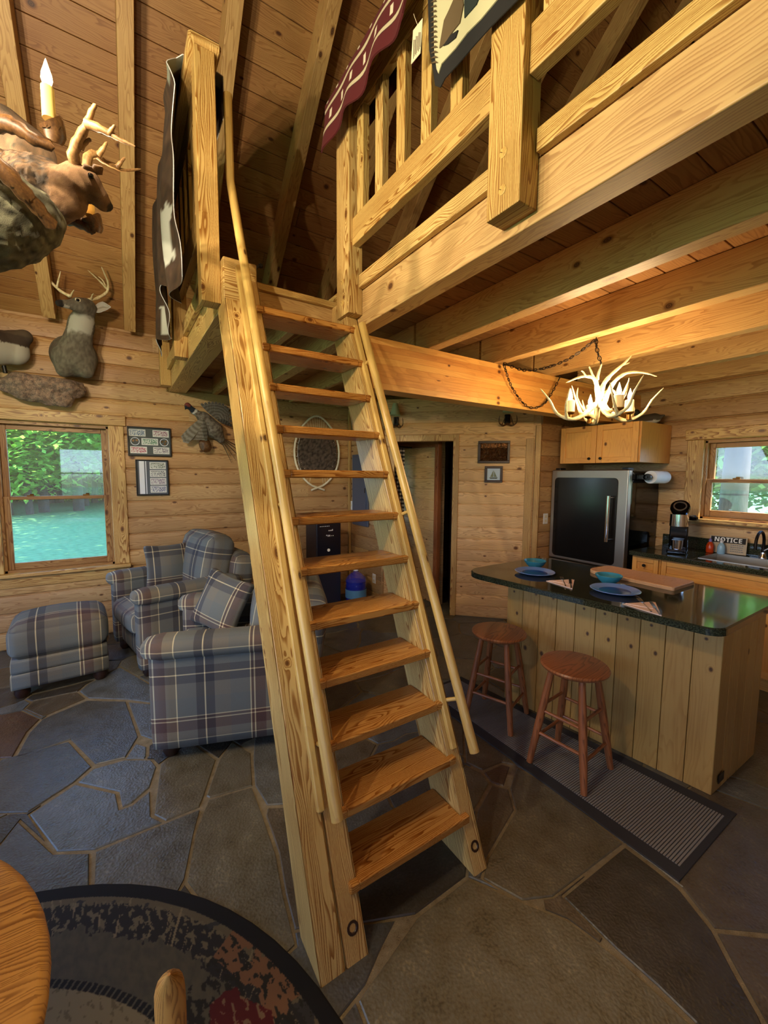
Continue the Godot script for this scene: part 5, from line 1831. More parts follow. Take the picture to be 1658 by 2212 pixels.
func wall_things() -> void:
	var z := WZ + 0.032
	# framed banknotes
	var f := thing("banknote_frame", "wide black frame with five banknotes and two coin rounds", "picture frame", Vector3(0.284, 1.92, z))
	frame_box(f, 0.385, 0.29, 0.012, 0.022, M["black"])
	bd(f, "mat_board", Vector3(-0.185, -0.137, 0.002), Vector3(0.185, 0.137, 0.009), flat(Color(0.33, 0.36, 0.36), 0.9), 0, 0.0)
	for q in [[-0.108, 0.085, Color(0.12, 0.25, 0.45)], [0.1, 0.085, Color(0.45, 0.2, 0.3)], [0.0, 0.0, Color(0.1, 0.35, 0.2)], [-0.1, -0.085, Color(0.6, 0.15, 0.25)], [0.1, -0.085, Color(0.3, 0.25, 0.35)]]:
		note(f, q[0], q[1], 0.145, 0.068, int(q[0] * 100 + q[1] * 1000), q[2])
	for s in [-1.0, 1.0]:
		var g := G.new()
		glathe(g, [Vector2(0.039, 0.0), Vector2(0.039, 0.003), Vector2(0.034, 0.003), Vector2(0.034, 0.0)], 24, Transform3D(Basis(Vector3.RIGHT, Vector3.BACK, Vector3.DOWN), Vector3(s * 0.128, 0.0, 0.009)))
		mi(f, "coin_ring", g, M["paper"])
		for k in (2 if s < 0 else 3):
			g = G.new()
			var a: float = k * 2.2 + 0.6
			glathe(g, [Vector2(0.011, 0.0), Vector2(0.011, 0.003), Vector2(0.0, 0.003)], 16, Transform3D(Basis(Vector3.RIGHT, Vector3.BACK, Vector3.DOWN), Vector3(s * 0.128 + cos(a) * 0.017, sin(a) * 0.017, 0.009)))
			mi(f, "coin", g, M["chrome"])
	var f2 := thing("banknote_frame", "tall black frame with a column of four banknotes", "picture frame", Vector3(0.295, 1.559, z))
	frame_box(f2, 0.292, 0.362, 0.012, 0.022, M["black"])
	bd(f2, "mat_board", Vector3(-0.14, -0.175, 0.002), Vector3(0.14, 0.175, 0.009), flat(Color(0.36, 0.39, 0.43), 0.9), 0, 0.0)
	bd(f2, "pale_strip", Vector3(-0.115, -0.165, 0.009), Vector3(-0.07, 0.165, 0.011), M["paper"], 1, 0.0)
	bd(f2, "pale_strip", Vector3(-0.06, -0.165, 0.009), Vector3(-0.052, 0.165, 0.011), M["paper"], 1, 0.0)
	for k in 4:
		note(f2, 0.05, 0.122 - k * 0.08, 0.145, 0.07, 60 + k, [Color(0.25, 0.3, 0.25), Color(0.3, 0.3, 0.35), Color(0.4, 0.3, 0.45), Color(0.2, 0.22, 0.45)][k])
	hoop_pelt(z)
	deer()
	goose()
	pheasant(z)
	# breaker panel and outlets on the bath side wall
	var b := thing("breaker_panel", "grey metal breaker panel on the wall by the snow hoop", "electrical panel")
	bd(b, "box", Vector3(2.555, 0.96, -4.72), Vector3(2.581, 1.86, -4.33), M["panel_grey"], 1, 0.004)
	bd(b, "door", Vector3(2.547, 1.0, -4.69), Vector3(2.555, 1.82, -4.36), M["panel_grey"], 1, 0.003)
	bd(b, "latch", Vector3(2.541, 1.38, -4.385), Vector3(2.547, 1.44, -4.37), M["black"], 1, 0.001)
	var sw := thing("light_switch", "white light switch plate beside the breaker panel", "switch", Vector3(2.578, 1.20, -4.775))
	plate(sw, Vector3.ZERO, Basis(Vector3.UP, -PI / 2), 0.07, 0.115)
	var ol := thing("wall_outlet", "white wall outlet low down behind the water bottle", "outlet", Vector3(2.578, 0.34, -4.20))
	plate(ol, Vector3.ZERO, Basis(Vector3.UP, -PI / 2), 0.07, 0.115, true)
	# diagonal wall: copper relief, sailing boat tile, sconces
	var dx := Vector3(0.7071, 0, 0.7071)
	var nrm := Vector3(-0.7071, 0, 0.7071)
	var org := Vector3(2.6, 0, -4.014)
	var turn := -PI / 4
	var c := thing("copper_relief", "dark framed copper relief picture beside the bathroom doorway", "picture", org + dx * 1.218 + Vector3.UP * 1.86 + nrm * 0.014, turn)
	frame_box(c, 0.335, 0.24, 0.026, 0.022, M["foot"])
	var g := G.new()
	var n := FastNoiseLite.new()
	n.seed = 4
	n.frequency = 9.0
	ggrid(g, 70, 46, func(u: float, v: float) -> Vector3: return Vector3((u - 0.5) * 0.288, (v - 0.5) * 0.192, 0.012 + 0.02 * n.get_noise_2d(u * 1.3, v) * (1.0 if v < 0.72 else 0.3)), 0.0)
	mi(c, "relief", g, flat(Color(0.40, 0.27, 0.16), 0.33, 0.9))
	var s := thing("sailboat_tile", "small framed pale blue tile with a sailing boat", "picture", org + dx * 1.222 + Vector3.UP * 1.619 + nrm * 0.014, turn)
	frame_box(s, 0.19, 0.178, 0.026, 0.02, M["foot"])
	bd(s, "tile", Vector3(-0.07, -0.064, 0.003), Vector3(0.07, 0.064, 0.01), flat(Color(0.70, 0.78, 0.84), 0.3), 0, 0.002)
	var dk := flat(Color(0.22, 0.26, 0.2), 0.6)
	for q in [[PackedVector2Array([Vector2(-0.045, -0.035), Vector2(0.045, -0.035), Vector2(0.035, -0.048), Vector2(-0.035, -0.048)]), "hull"], [PackedVector2Array([Vector2(-0.002, -0.03), Vector2(-0.002, 0.045), Vector2(-0.035, -0.03)]), "sail"], [PackedVector2Array([Vector2(0.004, -0.03), Vector2(0.036, -0.03), Vector2(0.004, 0.038)]), "sail"]]:
		g = G.new()
		gprism(g, q[0], 0.0015, Transform3D(Basis.IDENTITY, Vector3(0, 0, 0.01)))
		mi(s, q[1], g, dk if q[1] == "hull" else flat(Color(0.45, 0.48, 0.38), 0.6))
	for q in [[0.135, 2.21, "antler wall sconce with a pale green shade beside the stair rail"], [1.348, 2.21, "antler wall sconce under the laminated beam near the copper relief"]]:
		var a := thing("antler_sconce", q[2], "sconce", org + dx * q[0] + Vector3.UP * q[1] + nrm * 0.012, turn)
		g = G.new()
		gbox(g, Vector3(0, 0.0, 0.012), Vector3(0.06, 0.10, 0.022), Basis.IDENTITY, 0.008)
		mi(a, "wall_plate", g, M["iron"])
		for sgn in [-1.0, 1.0]:
			g = G.new()
			horn(g, [Vector3(0, -0.05, 0.02), Vector3(sgn * 0.05, -0.075, 0.06), Vector3(sgn * 0.09, -0.04, 0.09), Vector3(sgn * 0.085, 0.03, 0.10)], 0.011, 0.003, 7)
			horn(g, [Vector3(sgn * 0.06, -0.07, 0.065), Vector3(sgn * 0.04, -0.02, 0.10), Vector3(sgn * 0.03, 0.02, 0.11)], 0.008, 0.002, 6)
			mi(a, "antler", g, M["dark_antler"])
		g = G.new()
		gtube(g, [Vector3(0, -0.02, 0.03), Vector3(0, -0.025, 0.075), Vector3(0, 0.04, 0.08)], [0.006], 8)
		mi(a, "stem", g, M["iron"])
		g = G.new()
		glathe(g, [Vector2(0.058, 0.06), Vector2(0.04, 0.13), Vector2(0.026, 0.19), Vector2(0.024, 0.19), Vector2(0.038, 0.13), Vector2(0.056, 0.06)], 20, Transform3D(Basis.IDENTITY, Vector3(0, 0, 0.08)))
		mi(a, "shade", g, flat(Color(0.72, 0.76, 0.58), 0.8))

func hoop_pelt(z: float) -> void:
	var t := thing("hoop_pelt", "dark fur pelt laced inside a pale bent wood hoop", "pelt", Vector3(2.105, 1.87, z + 0.01))
	var pts := []
	for k in 33:
		var a := -PI / 2 + 0.12 + (TAU - 0.24) * k / 32.0
		var p := Vector3(cos(a) * 0.30, sin(a) * 0.40, 0.01)
		if sin(a) > 0.0:
			p.x *= 1.0 - 0.28 * pow(sin(a), 3.0)
			p.y *= 1.14
		else:
			p.x *= 1.0 - 0.2 * pow(-sin(a), 3.0)
			p.y *= 1.06
		pts.append(p)
	pts.push_front(pts[0] + Vector3(-0.12, -0.04, 0.01))
	pts.append(pts[-1] + Vector3(0.12, -0.04, -0.0))
	var g := G.new()
	gtube(g, pts, [0.013], 8)
	mi(t, "hoop", g, flat(Color(0.90, 0.87, 0.76), 0.6))
	g = G.new()
	var nz := FastNoiseLite.new()
	nz.seed = 3
	nz.frequency = 9.0
	ggrid(g, 30, 34, func(u: float, v: float) -> Vector3:
		var x := u * 2.0 - 1.0
		var y := v * 2.0 - 1.0
		var sx := x * sqrt(1.0 - y * y * 0.38)
		var sy := y * sqrt(1.0 - x * x * 0.38)
		return Vector3(sx * 0.262, sy * 0.300 - 0.01, 0.014 + 0.008 * nz.get_noise_2d(u, v)), 0.012, Vector2.ONE, func(u: float, v: float, _s: float) -> Color:
		var k := 0.5 + nz.get_noise_2d(u * 1.4 + 3.0, v * 1.4) * 1.1
		return Color(0.045, 0.032, 0.022).lerp(Color(0.21, 0.16, 0.12), clampf(k, 0, 1)))
	mi(t, "fur", g, M["fur"])
	for k in 40:
		var i := 2 + int(k * 30.0 / 40.0)
		var a: Vector3 = pts[i].lerp(pts[i + 1], fmod(k * 0.75, 1.0))
		var b := Vector3(a.x * 0.80, a.y * 0.70, 0.018)
		g = G.new()
		gtube(g, [a, b], [0.0022], 4, false)
		mi(t, "lace", g, M["cream"])

func deer() -> void:
	var t := thing("deer_mount", "grey shoulder mounted deer with white throat and pale antlers", "animal mount")
	var Z := WZ + 0.28
	var q := func(px: float, py: float, dz := 0.0) -> Vector3: return PA(px, py, 2, Z + dz)
	var g := G.new()
	var chest: Vector3 = q.call(160, 775, -0.06)
	var throat: Vector3 = q.call(176, 700, 0.05)
	var skull: Vector3 = q.call(186, 664, 0.10)
	var nose: Vector3 = q.call(127, 655, 0.27)
	var brow: Vector3 = q.call(172, 660, 0.17)
	var foot_l: Vector3 = q.call(137, 800, 0.0)
	var foot_r: Vector3 = q.call(187, 803, 0.0)
	var grey := Color(0.15, 0.13, 0.095)
	var dn := FastNoiseLite.new()
	dn.seed = 8
	dn.frequency = 18.0
	var pale := Color(0.62, 0.60, 0.50)
	gnets(g, [[q.call(160, 770, -0.18), chest, 0.18, 0.15], [chest, throat, 0.135, 0.085], [throat, skull, 0.085, 0.062], [skull, brow, 0.062, 0.052], [brow, nose, 0.048, 0.026], [foot_l, q.call(140, 770, -0.05), 0.055, 0.08], [foot_r, q.call(184, 770, -0.05), 0.055, 0.08]], 0.012, 0.05, func(p: Vector3, _n: Vector3) -> Color:
		var c := grey
		var up := (p.y - chest.y) / (skull.y - chest.y) + 0.07 * dn.get_noise_3d(p.x, p.y, p.z)
		c = c.lerp(Color(0.26, 0.23, 0.17), clampf(0.5 + dn.get_noise_3d(p.x * 2.0, p.y, p.z * 2.0) * 1.5, 0, 1))
		if up > 0.42 and up < 0.80 and p.z > lerpf(chest.z + 0.06, throat.z + 0.01, clampf(up, 0, 1)) and absf(p.x - lerpf(chest.x, skull.x, up)) < 0.085:
			c = c.lerp(pale, smoothstep(0.42, 0.5, up) * (1.0 - smoothstep(0.74, 0.82, up)))
		if p.distance_to(nose) < 0.036: c = Color(0.02, 0.017, 0.015)
		elif p.distance_to(nose) < 0.075 and p.y < nose.y: c = pale
		return c)
	mi(t, "head_and_neck", g, M["fur"])
	for s in [[183, 655, 0.16, 1.0], [168, 648, 0.2, 0.6]]:
		g = G.new()
		gcushion(g, Vector3(0.026, 0.022, 0.02), 0.01, Vector3.ZERO, 4, Transform3D(Basis.IDENTITY, q.call(s[0], s[1], s[2] + 0.035)))
		mi(t, "eye", g, M["gloss_black"])
		g = G.new()
		gcushion(g, Vector3(0.038, 0.026, 0.014), 0.007, Vector3.ZERO, 5, Transform3D(Basis.IDENTITY, q.call(s[0], s[1], s[2] + 0.028)))
		mi(t, "eye_ring", g, M["cream"])
	for s in [[[203, 668], [222, 662], [239, 663]]]:
		g = G.new()
		var a: Vector3 = q.call(s[0][0], s[0][1], 0.10)
		var b: Vector3 = q.call(s[1][0], s[1][1], 0.11)
		var c: Vector3 = q.call(s[2][0], s[2][1], 0.10)
		ggrid(g, 8, 6, func(u: float, v: float) -> Vector3:
			var m := a.lerp(b, u * 2.0) if u < 0.5 else b.lerp(c, u * 2.0 - 1.0)
			var w := 0.042 * sin(PI * pow(clampf(u * 0.93 + 0.07, 0, 1), 0.8))
			return m + Vector3(0, (v - 0.5) * 2.0 * w, -0.02 * sin(PI * v)), 0.005, Vector2.ONE, func(_u: float, v: float, sd: float) -> Color: return Color(0.75, 0.72, 0.62) if absf(v - 0.5) > 0.16 else Color(0.42, 0.38, 0.28))
		mi(t, "ear", g, M["fur"])
	g = G.new()
	horn(g, [q.call(152, 640, 0.14), q.call(130, 628, 0.12), q.call(108, 606, 0.12), q.call(97, 583, 0.16), q.call(101, 570, 0.22)], 0.014, 0.005)
	horn(g, [q.call(107, 604, 0.12), q.call(106, 585, 0.16), q.call(104, 566, 0.2)], 0.009, 0.003)
	horn(g, [q.call(122, 623, 0.12), q.call(126, 605, 0.15), q.call(131, 585, 0.18)], 0.010, 0.003)
	horn(g, [q.call(152, 640, 0.16), q.call(156, 632, 0.19), q.call(160, 626, 0.22)], 0.008, 0.003)
	mi(t, "antler", g, M["pale_antler"])
	g = G.new()
	horn(g, [q.call(189, 648, 0.12), q.call(212, 643, 0.10), q.call(231, 630, 0.10), q.call(233, 610, 0.14), q.call(226, 592, 0.2), q.call(219, 576, 0.25)], 0.014, 0.005)
	horn(g, [q.call(231, 624, 0.10), q.call(214, 606, 0.14), q.call(189, 583, 0.2)], 0.011, 0.003)
	horn(g, [q.call(228, 618, 0.10), q.call(222, 606, 0.12), q.call(212, 597, 0.1)], 0.008, 0.003)
	horn(g, [q.call(196, 646, 0.13), q.call(199, 638, 0.17), q.call(202, 634, 0.2)], 0.008, 0.003)
	mi(t, "antler", g, M["pale_antler"])

func goose() -> void:
	var z := WZ + 0.20
	var t := thing("goose_mount", "dark brown goose mount with white belly on a rock beside the deer", "animal mount")
	var g := G.new()
	var q := func(px: float, py: float, dz := 0.0) -> Vector3: return PA(px, py, 2, z + dz)
	var tail: Vector3 = q.call(45, 745)
	var body: Vector3 = q.call(-30, 745, 0.05)
	gnets(g, [[q.call(-75, 745, 0.05), body, 0.14, 0.15], [body, q.call(30, 760), 0.145, 0.105], [q.call(35, 735), q.call(52, 728), 0.085, 0.06], [q.call(-80, 730, 0.05), q.call(-130, 640, 0.1), 0.08, 0.045], [q.call(-130, 640, 0.1), q.call(-150, 640, 0.2), 0.05, 0.03]], 0.014, 0.05, func(p: Vector3, _n: Vector3) -> Color:
		if p.y < tail.y - 0.03: return Color(0.72, 0.70, 0.58)
		return Color(0.09, 0.06, 0.04) if p.y < tail.y + 0.06 else Color(0.14, 0.10, 0.06))
	mi(t, "body", g, M["fur"])
	g = G.new()
	gtube(g, [q.call(8, 790), q.call(12, 806)], [0.016], 7)
	gtube(g, [q.call(-20, 790, 0.06), q.call(-16, 808, 0.06)], [0.016], 7)
	mi(t, "legs", g, M["black"])
	# rock bracket
	var r := thing("wall_rock", "craggy brown rock bracket on the log wall above the window", "rock")
	g = G.new()
	var nz := FastNoiseLite.new()
	nz.seed = 12
	nz.frequency = 4.0
	gnets(g, [[q.call(45, 826, -0.03), q.call(150, 836, -0.03), 0.10, 0.085], [q.call(60, 845, -0.04), q.call(140, 862, -0.04), 0.09, 0.07], [q.call(10, 830, -0.05), q.call(45, 835, -0.04), 0.06, 0.09], [q.call(160, 825, -0.05), q.call(168, 845, -0.05), 0.06, 0.06]], 0.018, 0.02, null, func(p: Vector3, d: float) -> float:
		var cut: float = maxf(d + 0.022 * nz.get_noise_3d(p.x * 2.0, p.y * 3.0, p.z * 2.0), p.y - (q.call(90, 812) as Vector3).y + 0.05 * (p.x + 0.5))
		return maxf(cut, -(p.z - WZ - 0.034)))
	mi(r, "rock", g, M["rock"])

func pheasant(z: float) -> void:
	var t := thing("pheasant_mount", "ring-necked pheasant mount with spread wings on the log wall", "animal mount")
	var Z := z + 0.10
	var q := func(px: float, py: float, dz := 0.0) -> Vector3: return PA(px, py, 2, Z + dz)
	var g := G.new()
	var ring: Vector3 = q.call(420, 889, 0.02)
	var head: Vector3 = q.call(405, 876, 0.03)
	var nz := FastNoiseLite.new()
	nz.seed = 9
	nz.frequency = 30.0
	gnets(g, [[q.call(440, 903), q.call(462, 928, -0.01), 0.062, 0.085], [q.call(462, 928, -0.01), q.call(476, 948, -0.03), 0.08, 0.045], [q.call(440, 903), ring, 0.05, 0.026], [ring, head, 0.024, 0.026], [head, q.call(400, 884, 0.06), 0.02, 0.008]], 0.010, 0.03, func(p: Vector3, _n: Vector3) -> Color:
		if p.distance_to(head) < 0.034: return Color(0.30, 0.07, 0.05)
		if absf((p - ring).dot((head - ring).normalized())) < 0.011 and p.distance_to(ring) < 0.05: return Color(0.82, 0.82, 0.78)
		if (p - ring).dot((head - ring).normalized()) > 0.0: return Color(0.02, 0.035, 0.05)
		var k := clampf(0.5 + nz.get_noise_3d(p.x, p.y, p.z) * 1.4, 0, 1)
		return Color(0.10, 0.075, 0.055).lerp(Color(0.30, 0.27, 0.22), k))
	mi(t, "body", g, M["fur"])
	# wings as fans of feathers
	for w in [[[437, 905], [[392, 945], [396, 955], [404, 957], [413, 950], [424, 950], [434, 950], [445, 952]], 0.06], [[470, 905], [[434, 872], [450, 868], [466, 868], [482, 872], [494, 882], [500, 900], [500, 920]], 0.02]]:
		var wing := Node3D.new()
		wing.name = "wing"
		t.add_child(wing, true)
		var a: Vector3 = q.call(w[0][0], w[0][1], w[2])
		for i in w[1].size():
			for h in 2:
				var e: Array = w[1][i]
				var f: Array = w[1][mini(i + 1, w[1].size() - 1)]
				var b: Vector3 = q.call(lerpf(e[0], f[0], h * 0.5), lerpf(e[1], f[1], h * 0.5), w[2] * 0.4 - 0.004 * (i % 2))
				g = G.new()
				var d := (b - a)
				var s := d.cross(Vector3.BACK).normalized() * 0.024
				ggrid(g, 12, 2, func(u: float, v: float) -> Vector3: return a + d * u + s * (v - 0.5) * 2.0 * (0.35 + 0.65 * sin(PI * minf(u * 0.85 + 0.1, 1.0))) + Vector3(0, 0, 0.018 * sin(u * PI)), 0.003, Vector2.ONE, func(u: float, v: float, _s: float) -> Color:
					return (Color(0.42, 0.40, 0.33) if roundi(u * 12.0) % 2 == 0 else Color(0.20, 0.17, 0.12)) if w[2] > 0.04 else (Color(0.22, 0.21, 0.19) if roundi(u * 12.0) % 2 == 0 else Color(0.10, 0.09, 0.07)))
				mi(wing, "feather", g, M["fur"])
	var tail := Node3D.new()
	tail.name = "tail"
	t.add_child(tail, true)
	for k in 5:
		g = G.new()
		var a: Vector3 = q.call(472, 942, -0.03)
		var b: Vector3 = q.call(500 + k * 9, 1000 - k * 6, -0.04)
		gtube(g, [a, a.lerp(b, 0.5) + Vector3(0, 0, 0.01), b], [0.016, 0.013, 0.004], 6, true, 0.3)
		mi(tail, "tail_feather", g, flat(Color(0.30, 0.24, 0.16), 0.9))
	g = G.new()
	gcushion(g, Vector3(0.10, 0.13, 0.07), 0.03, Vector3.ONE * 0.01, 6, Transform3D(Basis(Vector3(0, 0, 1), 0.3), q.call(443, 962, -0.03)))
	mi(t, "perch", g, M["dark_antler"])

# ---------------------------------------------------------------- chandeliers
func candle(t: Node3D, at: Vector3, h: float, r: float, energy: float, tint := Color(1.0, 0.915, 0.78), mat := "candle") -> void:
	var g := G.new()
	glathe(g, [Vector2(0.0, 0.0), Vector2(r, 0.0), Vector2(r * 0.97, h * 0.96), Vector2(r * 0.7, h), Vector2(0.0, h)], 14, Transform3D(Basis.IDENTITY, at))
	mi(t, "candle_sleeve", g, M[mat])
	g = G.new()
	var b := 0.0135
	glathe(g, [Vector2(0.0, 0.0), Vector2(b * 0.7, 0.002), Vector2(b, 0.016), Vector2(b * 0.9, 0.03), Vector2(b * 0.45, 0.05), Vector2(b * 0.12, 0.066), Vector2(0.0, 0.07)], 14, Transform3D(Basis.IDENTITY, at + Vector3.UP * h))
	var em := flat(Color(1, 0.95, 0.85), 0.3)
	em.emission_enabled = true
	em.emission = Color(1.0, 0.86, 0.62)
	em.emission_energy_multiplier = 7.0
	mi(t, "flame_bulb", g, em)
	var o := OmniLight3D.new()
	o.name = "bulb_light"
	o.light_color = tint
	o.light_energy = energy
	o.light_size = 0.014
	o.omni_range = 14.0
	o.omni_attenuation = 2.0
	o.shadow_enabled = true
	o.position = at + Vector3.UP * (h + 0.022)
	t.add_child(o, true)

func chain(t: Node3D, pts: Array, link := 0.032) -> void:
	var g := G.new()
	var s := smooth(pts, 12)
	var acc := 0.0
	var flip := false
	for i in s.size() - 1:
		var seg: Vector3 = s[i + 1] - s[i]
		acc += seg.length()
		if acc < link * 0.72:
			continue
		acc = 0.0
		flip = not flip
		var d := seg.normalized()
		var side := d.cross(Vector3(0.3, 0.9, 0.2)).normalized()
		if flip: side = d.cross(side).normalized()
		var ring := []
		for k in 9:
			var a := TAU * k / 8.0
			ring.append(s[i] + d * cos(a) * link * 0.5 + side * sin(a) * link * 0.3)
		gtube(g, ring, [0.0028], 5, false)
	mi(t, "chain", g, M["iron"])
	g = G.new()
	gtube(g, s, [0.0022], 5, false)
	mi(t, "cord", g, M["foot"])

func chandeliers() -> void:
	kitchen_chandelier()
	elk_chandelier()

func kitchen_chandelier() -> void:
	var c := Vector3(2.475, 2.04, -1.43)
	var t := thing("antler_chandelier", "pale antler chandelier with candle bulbs hung by a chain over the island", "chandelier")
	chain(t, [Vector3(2.46, 2.435, -1.46), Vector3(2.465, 2.37, -1.455), c + Vector3(0, 0.24, 0)])
	chain(t, [Vector3(2.46, 2.43, -1.46), Vector3(2.452, 2.345, -1.65), Vector3(2.442, 2.335, -1.92), Vector3(2.437, 2.432, -2.15)])
	chain(t, [Vector3(2.437, 2.43, -2.15), Vector3(2.56, 2.27, -2.165), Vector3(2.76, 2.15, -2.17), Vector3(2.96, 2.20, -2.165), Vector3(3.13, 2.43, -2.15)])
	for p in [Vector3(2.46, 2.44, -1.46), Vector3(2.437, 2.44, -2.15), Vector3(3.12, 2.44, -2.15)]:
		var g := G.new()
		gtube(g, [p, p + Vector3(0, -0.012, 0), p + Vector3(0.008, -0.02, 0), p + Vector3(0, -0.028, 0), p + Vector3(-0.008, -0.02, 0)], [0.003], 6)
		mi(t, "hook", g, M["iron"])
	# image right and towards-viewer directions at the lamp
	var r := Vector3(0.84, 0, 0.543)
	var f := Vector3(-0.543, 0, 0.84)
	var up := Vector3.UP
	var q := func(a: float, b: float, d: float) -> Vector3: return c + r * a + up * b + f * d
	# crown of upright antlers round the stem
	for h in [[[[0.0, -0.02, 0.0], [-0.02, 0.09, 0.01], [-0.05, 0.15, 0.02], [-0.13, 0.155, 0.03], [-0.22, 0.12, 0.03]], 0.026], [[[0.01, -0.02, 0.0], [0.02, 0.10, -0.01], [0.06, 0.17, 0.0], [0.13, 0.24, 0.02], [0.17, 0.285, 0.02]], 0.026], [[[0.02, 0.0, 0.02], [0.05, 0.11, 0.05], [0.12, 0.17, 0.06], [0.22, 0.175, 0.06], [0.31, 0.155, 0.05]], 0.02], [[[-0.03, 0.14, 0.02], [-0.02, 0.19, 0.02], [-0.005, 0.235, 0.02]], 0.016], [[[-0.05, 0.15, 0.02], [-0.075, 0.19, 0.03], [-0.085, 0.215, 0.03]], 0.012], [[[-0.10, 0.155, 0.03], [-0.125, 0.18, 0.04], [-0.14, 0.185, 0.05]], 0.010], [[[0.03, 0.05, -0.02], [0.08, 0.09, -0.06], [0.13, 0.10, -0.09], [0.145, 0.075, -0.09], [0.12, 0.06, -0.08]], 0.016], [[[0.07, 0.18, 0.0], [0.14, 0.235, -0.05], [0.22, 0.27, -0.08]], 0.014]]:
		var g := G.new()
		var pts := []
		for p in h[0]: pts.append(q.call(p[0], p[1], p[2]))
		horn(g, pts, h[1] * 0.72, 0.003, 9)
		mi(t, "antler", g, M["pale_antler"])
	# lower antlers carrying the candles
	for k in 4:
		var a: float = [PI, PI + 1.75, 0.12, 1.45][k]
		var d: Vector3 = r * cos(a) + f * sin(a)
		var s := up.cross(d).normalized() * (1.0 if k % 2 == 0 else -1.0)
		var g := G.new()
		var R := 1.0
		horn(g, [c + d * 0.02 + up * 0.0, c + d * 0.09 * R - up * 0.06 + s * 0.02, c + d * 0.17 * R - up * 0.095 + s * 0.03, c + d * 0.25 * R - up * 0.06, c + d * 0.30 * R + up * 0.02, c + d * 0.36 * R + up * 0.09], 0.017, 0.003, 9)
		horn(g, [c + d * 0.20 - up * 0.09 + s * 0.02, c + d * 0.23 - up * 0.02 + s * 0.07, c + d * 0.22 + up * 0.08 + s * 0.09], 0.011, 0.002, 8)
		horn(g, [c + d * 0.11 - up * 0.07 + s * 0.02, c + d * 0.09 - up * 0.02 - s * 0.06, c + d * 0.10 + up * 0.06 - s * 0.10, c + d * 0.13 + up * 0.13 - s * 0.09], 0.013, 0.002, 8)
		mi(t, "antler", g, M["pale_antler"])
		g = G.new()
		var at := c + d * 0.175 - up * 0.055
		glathe(g, [Vector2(0.0, -0.04), Vector2(0.014, -0.04), Vector2(0.012, -0.01), Vector2(0.03, 0.0), Vector2(0.031, 0.006), Vector2(0.0, 0.006)], 16, Transform3D(Basis.IDENTITY, at))
		mi(t, "drip_pan", g, M["brass"])
		candle(t, at + up * 0.006, 0.072, 0.027, 0.145, Color(1.0, 0.84, 0.62), "cream")

